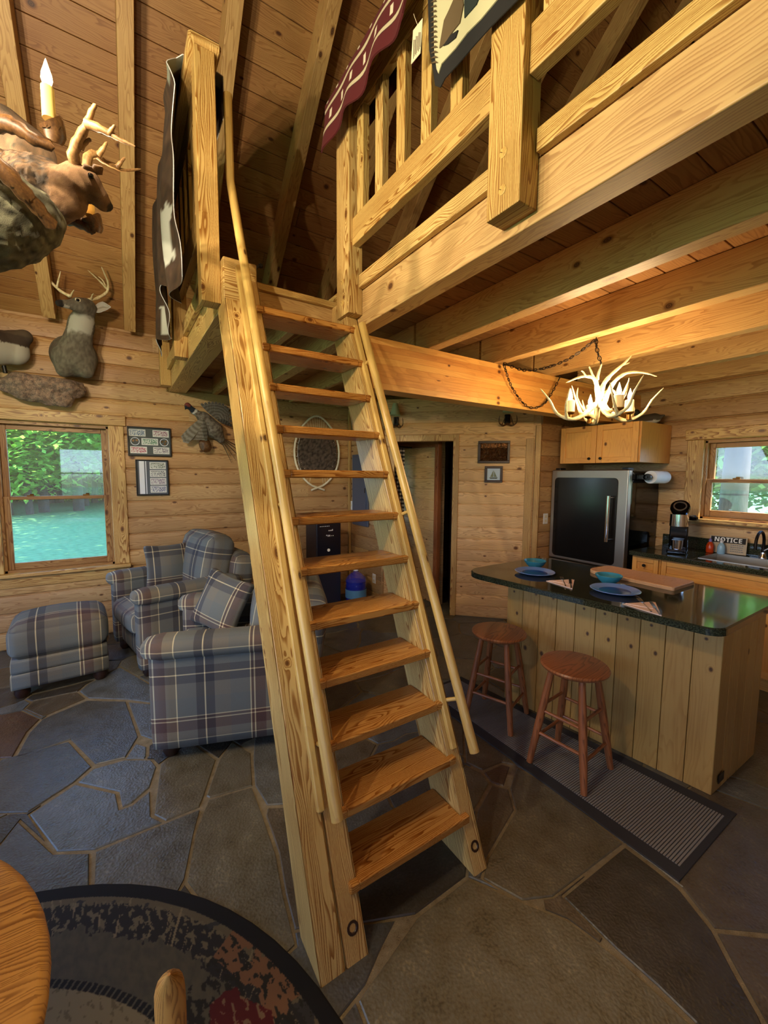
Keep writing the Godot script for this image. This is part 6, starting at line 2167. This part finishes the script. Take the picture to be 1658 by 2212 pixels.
func elk_chandelier() -> void:
	var t := thing("elk_chandelier", "large carved elk and antler chandelier with candle bulbs over the dining table", "chandelier")
	var brown := Color(0.20, 0.115, 0.05)
	var dark := Color(0.055, 0.05, 0.03)
	var nz := FastNoiseLite.new()
	nz.seed = 15
	nz.frequency = 26.0
	# carved elk bust facing the stair
	var g := G.new()
	var muzzle: Vector3 = P(232, 444, 1.98)
	gnets(g, [[P(25, 400, 2.2), P(100, 414, 2.05), 0.098, 0.092], [P(100, 414, 2.05), P(140, 425, 1.99), 0.09, 0.062], [P(135, 405, 1.99), P(166, 388, 1.97), 0.06, 0.042], [P(166, 385, 1.97), P(192, 393, 1.96), 0.042, 0.034], [P(192, 395, 1.96), P(214, 422, 1.96), 0.031, 0.023], [P(214, 422, 1.96), muzzle, 0.023, 0.017], [P(178, 408, 1.97), P(222, 449, 1.97), 0.022, 0.012]], 0.008, 0.014, func(p: Vector3, _n: Vector3) -> Color:
		var k := clampf(0.5 + nz.get_noise_3d(p.x, p.y * 2.0, p.z) * 1.6, 0, 1)
		var far := p.distance_to(muzzle)
		if far < 0.022: return Color(0.03, 0.025, 0.02)
		if far < 0.16: return Color(0.17, 0.085, 0.035).lerp(Color(0.27, 0.15, 0.07), k)
		return Color(0.05, 0.035, 0.02).lerp(Color(0.22, 0.12, 0.055), k), func(p: Vector3, d: float) -> float: return d + 0.012 * nz.get_noise_3d(p.x * 1.4, p.y * 0.7, p.z * 1.4) * clampf(p.distance_to(muzzle) * 9.0 - 1.0, 0.05, 1.0))
	mi(t, "elk_bust", g, M["fur"])
	g = G.new()
	for e in [[[176, 372], [190, 366], [205, 365]], [[200, 372], [212, 366], [222, 362]]]:
		var a: Vector3 = P(e[0][0], e[0][1], 1.96)
		var b: Vector3 = P(e[1][0], e[1][1], 1.95)
		var c: Vector3 = P(e[2][0], e[2][1], 1.95)
		gtube(g, [a, b, c], [0.010, 0.022, 0.004], 8, true, 0.4)
	mi(t, "ears", g, M["dark_antler"])
	g = G.new()
	horn(g, [P(168, 368, 1.97), P(158, 335, 1.95), P(170, 300, 1.94), P(188, 268, 1.93), P(198, 240, 1.92), P(207, 225, 1.92)], 0.019, 0.005)
	horn(g, [P(187, 266, 1.93), P(212, 276, 1.91), P(240, 290, 1.90), P(262, 303, 1.89), P(292, 316, 1.88)], 0.015, 0.003)
	horn(g, [P(236, 288, 1.90), P(242, 279, 1.89), P(248, 270, 1.89)], 0.009, 0.003)
	horn(g, [P(172, 320, 1.95), P(186, 305, 1.95), P(197, 301, 1.95)], 0.010, 0.004)
	mi(t, "antler", g, M["antler"])
	g = G.new()
	horn(g, [P(186, 372, 2.0), P(190, 340, 2.03), P(205, 333, 2.05), P(218, 344, 2.07), P(240, 357, 2.08), P(268, 368, 2.10), P(304, 365, 2.12)], 0.015, 0.003)
	horn(g, [P(212, 336, 2.05), P(222, 322, 2.05), P(231, 306, 2.06)], 0.011, 0.003)
	horn(g, [P(252, 362, 2.09), P(260, 352, 2.09), P(270, 340, 2.10)], 0.009, 0.003)
	mi(t, "antler", g, M["antler"])
	g = G.new()
	gcushion(g, Vector3(0.016, 0.013, 0.016), 0.006, Vector3.ZERO, 4, Transform3D(Basis.IDENTITY, P(196, 380, 1.925)))
	mi(t, "eye", g, M["gloss_black"])
	# second bust behind, facing away
	g = G.new()
	gnets(g, [[P(10, 300, 2.45), P(60, 330, 2.4), 0.10, 0.085], [P(60, 330, 2.4), P(75, 365, 2.35), 0.07, 0.05], [P(45, 330, 2.3), P(60, 300, 2.35), 0.03, 0.02]], 0.014, 0.03, func(p: Vector3, n: Vector3) -> Color: return dark.lerp(Color(0.25, 0.14, 0.07), clampf(0.6 + nz.get_noise_3d(p.x, p.y, p.z), 0, 1)))
	mi(t, "elk_bust", g, M["fur"])
	# dark carved trunk of the hub
	g = G.new()
	gnets(g, [[P(-160, 480, 1.9), P(0, 465, 1.85), 0.15, 0.125], [P(0, 465, 1.85), P(75, 470, 1.85), 0.12, 0.075]], 0.016, 0.03, func(p: Vector3, n: Vector3) -> Color: return dark.lerp(Color(0.24, 0.23, 0.14), clampf(0.4 + nz.get_noise_3d(p.x, p.y * 2.5, p.z) * 1.3, 0, 1)), func(p: Vector3, d: float) -> float: return d + 0.012 * nz.get_noise_3d(p.x * 0.7, p.y * 1.6, p.z * 0.7))
	mi(t, "carved_hub", g, M["fur"])
	# antler arms
	g = G.new()
	horn(g, [P(-160, 300, 2.0), P(-60, 270, 1.9), P(5, 266, 1.85), P(40, 278, 1.83), P(75, 302, 1.82), P(118, 318, 1.82)], 0.028, 0.012, 10)
	mi(t, "antler_arm", g, M["dark_antler"])
	g = G.new()
	horn(g, [P(-180, 250, 1.8), P(-60, 330, 1.72), P(0, 362, 1.70), P(45, 410, 1.70), P(82, 450, 1.71), P(118, 494, 1.72)], 0.028, 0.016, 10)
	mi(t, "antler_arm", g, M["dark_antler"])
	g = G.new()
	horn(g, [P(60, 445, 2.1), P(120, 462, 2.1), P(160, 475, 2.08), P(190, 490, 2.06), P(206, 503, 2.06)], 0.03, 0.014, 10)
	mi(t, "antler_arm", g, M["dark_antler"])
	g = G.new()
	horn(g, [P(70, 500, 1.95), P(95, 515, 1.95), P(112, 530, 1.95)], 0.018, 0.006, 8)
	mi(t, "antler_tip", g, M["dark_antler"])
	for k in [[P(116, 305, 1.82), P(118, 280, 1.82), P(106, 258, 1.82)], [P(204, 500, 2.06), P(203, 482, 2.06), P(194, 466, 2.06)]]:
		g = G.new()
		gtube(g, smooth([k[0], k[1], k[2]], 3), [0.02, 0.024, 0.027, 0.026, 0.03, 0.034, 0.03], 12, true)
		mi(t, "antler_cup", g, M["dark_antler"])
	candle(t, P(106, 258, 1.82), 0.085, 0.0155, 0.10)
	candle(t, P(194, 466, 2.06), 0.045, 0.0155, 0.08)
	# arms on the side away from the stair
	for k in 4:
		var a := [1.5, 2.4, 3.3, 4.2][k] as float
		var hub := Vector3(-0.52, 2.42, -1.42)
		var d := Vector3(cos(a), 0, sin(a))
		g = G.new()
		horn(g, [hub, hub + d * 0.18 - Vector3.UP * 0.04, hub + d * 0.36, hub + d * 0.46 + Vector3.UP * 0.08], 0.032, 0.02, 9)
		mi(t, "antler_arm", g, M["antler"])
		candle(t, hub + d * 0.45 + Vector3.UP * 0.08, 0.12, 0.0155, 0.88)
	g = G.new()
	gtube(g, [Vector3(-0.52, 2.45, -1.42), Vector3(-0.52, 5.9, -1.42)], [0.012], 8)
	mi(t, "hanging_rod", g, M["iron"])

# ---------------------------------------------------------------- dining corner
func dining() -> void:
	var t := thing("dining_table", "round golden oak dining table on the wildlife rug", "table", Vector3(-0.72, 0, -0.80))
	var g := G.new()
	glathe(g, [Vector2(0.0, 0.72), Vector2(0.557, 0.72), Vector2(0.577, 0.728), Vector2(0.588, 0.74), Vector2(0.585, 0.752), Vector2(0.572, 0.76), Vector2(0.0, 0.76)], 64)
	for k in g.v.size():
		g.u[k] = Vector2(g.v[k].x + 1.0, g.v[k].z + 1.0)
	mi(t, "top", g, M["oak"][0])
	g = G.new()
	glathe(g, [Vector2(0.0, 0.10), Vector2(0.07, 0.10), Vector2(0.09, 0.2), Vector2(0.055, 0.32), Vector2(0.075, 0.5), Vector2(0.06, 0.66), Vector2(0.16, 0.72), Vector2(0.0, 0.72)], 24)
	mi(t, "pedestal", g, M["oak"][0])
	for k in 4:
		var a := k * PI / 2 + 0.4
		var d := Vector3(cos(a), 0, sin(a))
		g = G.new()
		gtube(g, smooth([d * 0.05 + Vector3.UP * 0.16, d * 0.2 + Vector3.UP * 0.12, d * 0.36 + Vector3.UP * 0.045]), [0.04, 0.04, 0.038, 0.036, 0.034, 0.032, 0.03, 0.028, 0.03], 10)
		mi(t, "foot", g, M["oak"][0])
	# chair drawn up with its back to the stair side
	var c := thing("dining_chair", "oak dining chair with a rounded back post drawn up to the table", "chair", Vector3(0.03, 0.012, -0.40))
	for z in [-0.188, 0.188]:
		g = G.new()
		gtube(g, smooth([Vector3(0.02, 0.0, z), Vector3(0.0, 0.42, z), Vector3(0.0, 0.7, z), Vector3(0.0, 0.85, z), Vector3(0.0, 0.895, z)]), [0.017, 0.018, 0.019, 0.019, 0.019, 0.019, 0.018, 0.018, 0.018, 0.019, 0.019, 0.02, 0.02, 0.0195, 0.017, 0.011, 0.002], 14)
		mi(c, "back_post", g, M["oak"][0])
		g = G.new()
		gtube(g, [Vector3(-0.38, 0.0, z), Vector3(-0.36, 0.43, z * 0.95)], [0.016, 0.022], 10)
		mi(c, "front_leg", g, M["oak"][0])
	g = G.new()
	gcushion(g, Vector3(0.42, 0.035, 0.42), 0.017, Vector3(0.01, 0.0, 0.0), 8, Transform3D(Basis.IDENTITY, Vector3(-0.19, 0.445, 0)))
	mi(c, "seat", g, M["oak"][0])
	for y in [0.55, 0.68, 0.80]:
		g = G.new()
		gbox(g, Vector3(0.0, y, 0), Vector3(0.016, 0.05, 0.37), Basis.IDENTITY, 0.005, 2)
		mi(c, "back_slat", g, M["oak"][0])
	# round rug
	var s := 768
	var im := Image.create(s, s, false, Image.FORMAT_RGB8)
	var nz := FastNoiseLite.new()
	nz.seed = 21
	nz.frequency = 0.02
	var nf := FastNoiseLite.new()
	nf.seed = 22
	nf.frequency = 0.09
	var olive := Color(0.36, 0.34, 0.27)
	for y in s:
		for x in s:
			var px := (x - s * 0.5) / (s * 0.5) * 1.25
			var pz := (y - s * 0.5) / (s * 0.5) * 1.25
			var r := sqrt(px * px + pz * pz)
			var a := rad_to_deg(atan2(pz, px))
			var n1 := nz.get_noise_2d(x, y)
			var n2 := nf.get_noise_2d(x * 1.2 - y * 0.4, y * 0.6 + x * 0.4)
			var c2 := olive.lerp(Color(0.30, 0.29, 0.24), clampf(n2 + 0.4, 0, 1))
			if r > 1.19 + 0.0:
				c2 = Color(0.035, 0.035, 0.05)
			elif r > 1.075 + 0.035 * n1 + 0.02 * n2:
				c2 = Color(0.15, 0.145, 0.14)
				if n2 > 0.18: c2 = Color(0.44, 0.41, 0.32)
				if r > 1.165 + 0.02 * n2: c2 = Color(0.40, 0.37, 0.29) if n1 > -0.3 else Color(0.2, 0.2, 0.2)
				if nf.get_noise_2d(a * 9.0 + r * 260.0, r * 30.0) > 0.42: c2 = Color(0.52, 0.47, 0.36)
			elif r < 0.935 and r > 0.912:
				c2 = Color(0.08, 0.075, 0.06) if sin(a * 5.0) > -0.5 else Color(0.35, 0.33, 0.26)
			elif r <= 0.912:
				c2 = Color(0.55, 0.50, 0.37) if n2 < 0.3 else Color(0.44, 0.40, 0.29)
			if a > -32.0 and a < 60.0 and r > 0.94 and r < 1.19:
				if n2 + n1 * 0.5 > 0.1: c2 = Color(0.13, 0.12, 0.09)
				if r > 1.10 and n1 > -0.1 and n2 < 0.2: c2 = Color(0.50, 0.36, 0.25)
				var dr := Vector2((r - 1.03) / 0.075, (a + 18.0) / 8.0).length()
				if dr < 1.0 + n1 * 0.4: c2 = Color(0.33, 0.05, 0.05) if n2 < 0.25 else Color(0.50, 0.40, 0.30)
			im.set_pixel(x, y, c2)
	var rug := thing("round_rug", "round wildlife scene rug with a black border under the dining table", "rug", Vector3(-0.742, 0, -0.742))
	g = G.new()
	glathe(g, [Vector2(1.24, 0.0005), Vector2(1.243, 0.006), Vector2(1.235, 0.011), Vector2(0.0, 0.011)], 72)
	for k in g.v.size():
		g.u[k] = Vector2(0.5 + g.v[k].x / 2.5, 0.5 + g.v[k].z / 2.5)
	mi(rug, "pile", g, std(ImageTexture.create_from_image(im), Color(0.85, 0.85, 0.85), 0.97))

# ---------------------------------------------------------------- loft things
func loft_things() -> void:
	# cowhide over the landing rail
	var t := thing("cowhide", "brown and white cowhide hung over the landing railing", "hide")
	var g := G.new()
	var nz := FastNoiseLite.new()
	nz.seed = 33
	nz.frequency = 1.0
	var fn := func(u: float, v: float) -> Vector3:
		# v: 0 inner side, 0.12 over the rail, 1 lowest; u: along the rail
		var z := -2.385 - u * 1.40
		var wob := 0.022 * sin(u * 17.0 + v * 3.0) + 0.012 * sin(u * 37.0)
		var top := 3.648
		if v < 0.12:
			return Vector3(0.54, top - 0.20 * (1.0 - v / 0.12), z)
		if v < 0.22:
			var k := (v - 0.12) / 0.10
			return Vector3(lerpf(0.525, 0.335, k), top + 0.012 * sin(k * PI) - 0.01, z)
		var k2 := (v - 0.22) / 0.78
		var low := 1.02 + 0.05 * sin(u * 11.0) + 0.14 * maxf(0.0, 1.0 - absf(u - 0.92) / 0.10) - 0.12 * maxf(0.0, 1.0 - absf(u - 0.45) / 0.2)
		var edge := 1.0 - smoothstep(0.0, 0.12, u)
		var roll := 0.045 * maxf(0.0, 1.0 - absf(k2 - 0.07) / 0.07) * (1.0 - smoothstep(0.0, 0.3, u))
		return Vector3(0.322 - roll + wob * (0.4 + k2) - 0.05 * sin(k2 * 3.0) * (1.0 - u), top - 0.02 - k2 * low, z + edge * (0.045 * sin(k2 * 16.0) - 0.02) - 0.06 * sin(k2 * 7.0) * smoothstep(0.8, 1.0, u))
	ggrid(g, 80, 90, fn, 0.004, Vector2.ONE, func(u: float, v: float, _side: float) -> Color:
		var n := nz.get_noise_2d(u * 9.0, v * 5.0)
		if v > 0.10 and v < 0.30 and u < 0.06: return Color(0.30, 0.33, 0.26)
		if absf(v - 0.80) < 0.10 + n * 0.05 and absf(u - 0.16) < 0.11 + n * 0.08: return Color(0.55, 0.57, 0.50)
		if absf(v - 0.90) < 0.07 and absf(u - 0.74) < 0.04 + n * 0.05: return Color(0.6, 0.6, 0.52)
		return Color(0.03, 0.016, 0.008).lerp(Color(0.085, 0.045, 0.02), clampf(0.5 + nz.get_noise_2d(u * 60.0, v * 12.0), 0, 1)))
	mi(t, "hide", g, M["fur"])
	# red striped blanket
	var im := Image.create(256, 128, false, Image.FORMAT_RGB8)
	for y in 128:
		for x in 256:
			var c := Color(0.31, 0.06, 0.08)
			var v := y / 128.0
			for s in [0.30, 0.55, 0.80]:
				if absf(v - s) < 0.022: c = Color(0.72, 0.68, 0.56)
				elif absf(v - s) < 0.034: c = Color(0.18, 0.05, 0.07)
			var u := fmod(x / 256.0 * 7.0, 1.0)
			for s in [[0.42, 0.3], [0.68, 0.75]]:
				if absf(v - s[0]) < 0.05 and absf(u - s[1]) < 0.10: c = Color(0.80, 0.78, 0.68)
			im.set_pixel(x, y, c)
	var b := thing("red_blanket", "dark red striped blanket over the loft railing beside the stair head", "blanket")
	g = G.new()
	ggrid(g, 30, 22, func(u: float, v: float) -> Vector3:
		var z := -2.255 + u * 0.80
		var hang := 0.25 + 0.014 * sin(u * 15.0) - 0.03 * u
		if v < 0.2:
			return Vector3(1.245, 3.52 + 0.62 * v, z)
		if v < 0.42:
			var k := (v - 0.2) / 0.22
			return Vector3(lerpf(1.24, 1.06, k), 3.646 + 0.008 * sin(k * PI), z)
		var k2 := (v - 0.42) / 0.58
		return Vector3(1.052 - 0.014 * sin(u * 20.0) * k2 - 0.02 * k2, 3.643 - hang * k2, z + 0.015 * sin(k2 * 4.0)), 0.008, Vector2(1, 1))
	mi(b, "cloth", g, std(ImageTexture.create_from_image(im), Color.WHITE, 0.95))
	g = G.new()
	gbox(g, PA(900, 90, 0, 1.06), Vector3(0.003, 0.115, 0.062), Basis(Vector3.RIGHT, 0.10), 0.0008)
	mi(b, "price_tag", g, M["cream"])
	var lines := G.new()
	for k in 9:
		gbox(lines, PA(900, 96, 0, 1.0575) + Vector3(0, 0, -0.022 + k * 0.0055), Vector3(0.001, 0.068 - 0.008 * (k % 3), 0.0013), Basis.IDENTITY, 0.0)
	mi(b, "tag_print", lines, M["black"])
	g = G.new()
	gtube(g, [PA(905, 62, 0, 1.06), PA(897, 42, 0, 1.065), PA(893, 30, 0, 1.07)], [0.0012], 5)
	mi(b, "tag_string", g, M["cream"])
	# black and cream bear blanket, one corner hanging
	var w := thing("bear_blanket", "black bordered cream wildlife blanket over the loft railing near the price tag", "blanket")
	var layer := func(pts: Array, x: float, mat: Material, called: String) -> void:
		var gg := G.new()
		var poly := PackedVector2Array()
		for p in pts:
			var v: Vector3 = PA(p[0], p[1], 0, x)
			poly.append(Vector2(v.z, v.y))
		gprism(gg, poly, 0.004, Transform3D(Basis(Vector3.BACK, Vector3.UP, Vector3.LEFT), Vector3(x, 0, 0)))
		mi(w, called, gg, mat)
	var dark := flat(Color(0.10, 0.10, 0.10), 0.95)
	var cream := flat(Color(0.74, 0.73, 0.58), 0.95)
	var tan_m := flat(Color(0.36, 0.30, 0.20), 0.95)
	layer.call([[924, -90], [926, 30], [928, 110], [936, 150], [941, 186], [952, 190], [962, 170], [990, 140], [1024, 100], [1060, 60], [1120, 0], [1150, -90]], 1.085, dark, "border")
	layer.call([[936, -90], [938, 40], [939, 110], [944, 150], [948, 160], [955, 138], [985, 105], [1010, 72], [1040, 42], [1075, 0], [1100, -90]], 1.080, cream, "field")
	for k in 13:
		layer.call([[931, 6.0 + k * 11.0], [941, 0.0 + k * 11.0], [943.0 + k * 0.3, 4.0 + k * 11.0]], 1.0755, tan_m, "feather")
	layer.call([[960, 45], [972, 20], [985, -10], [996, -30], [1002, 10], [994, 50], [978, 70], [962, 95], [950, 105], [952, 90]], 1.0755, tan_m, "bear_figure")
	layer.call([[1004, -40], [1050, -40], [1030, 10], [1004, 40]], 1.0755, flat(Color(0.12, 0.17, 0.16), 0.95), "dark_block")
	layer.call([[958, 100], [975, 76], [990, 66], [985, 82], [968, 96]], 1.075, dark, "branch")
	# rolled blue sleeping bag and lamp on the loft floor
	var s := thing("sleeping_bag", "rolled blue sleeping bag lying behind the loft railing", "sleeping bag", Vector3(1.45, DECK + 0.032, -1.32))
	g = G.new()
	gtube(g, [Vector3(0, 0.10, -0.30), Vector3(0, 0.10, -0.28), Vector3(0, 0.10, 0.26), Vector3(0, 0.10, 0.28)], [0.07, 0.098, 0.098, 0.07], 18)
	mi(s, "roll", g, flat(Color(0.24, 0.34, 0.42), 0.5))
	for z2 in [-0.15, 0.15]:
		g = G.new()
		gtube(g, [Vector3(0, 0.10, z2 - 0.012), Vector3(0, 0.10, z2 + 0.012)], [0.101], 18, false)
		mi(s, "strap", g, M["black"])
	var l := thing("camp_lantern", "small dark glass lantern on the loft floor behind the stair post", "lantern", Vector3(1.34, DECK + 0.031, -2.02))
	g = G.new()
	glathe(g, [Vector2(0.0, 0.0), Vector2(0.05, 0.0), Vector2(0.052, 0.03), Vector2(0.03, 0.05), Vector2(0.028, 0.055), Vector2(0.0, 0.055)], 18)
	mi(l, "base", g, M["gloss_black"])
	g = G.new()
	glathe(g, [Vector2(0.03, 0.055), Vector2(0.045, 0.09), Vector2(0.04, 0.14), Vector2(0.02, 0.17)], 18)
	mi(l, "globe", g, flat(Color(0.75, 0.85, 0.82), 0.05))
	g = G.new()
	gtube(g, smooth([Vector3(0, 0.02, 0.05), Vector3(0, 0.16, 0.06), Vector3(0, 0.20, 0.0), Vector3(0, 0.16, -0.06), Vector3(0, 0.02, -0.05)]), [0.003], 6)
	mi(l, "bail", g, M["chrome"])
	# black gate hook at the stair head
	var h := thing("gate_hook", "black iron hook standing on the landing edge at the stair head", "hook", Vector3(0.672, DECK + 0.001, -2.36))
	g = G.new()
	gtube(g, smooth([Vector3.ZERO, Vector3(0, 0.05, 0), Vector3(0.012, 0.085, 0), Vector3(0.03, 0.10, 0)]), [0.007], 8)
	gtube(g, [Vector3(0.03, 0.098, 0), Vector3(0.04, 0.104, 0)], [0.013], 8)
	mi(h, "hook", g, M["iron"])
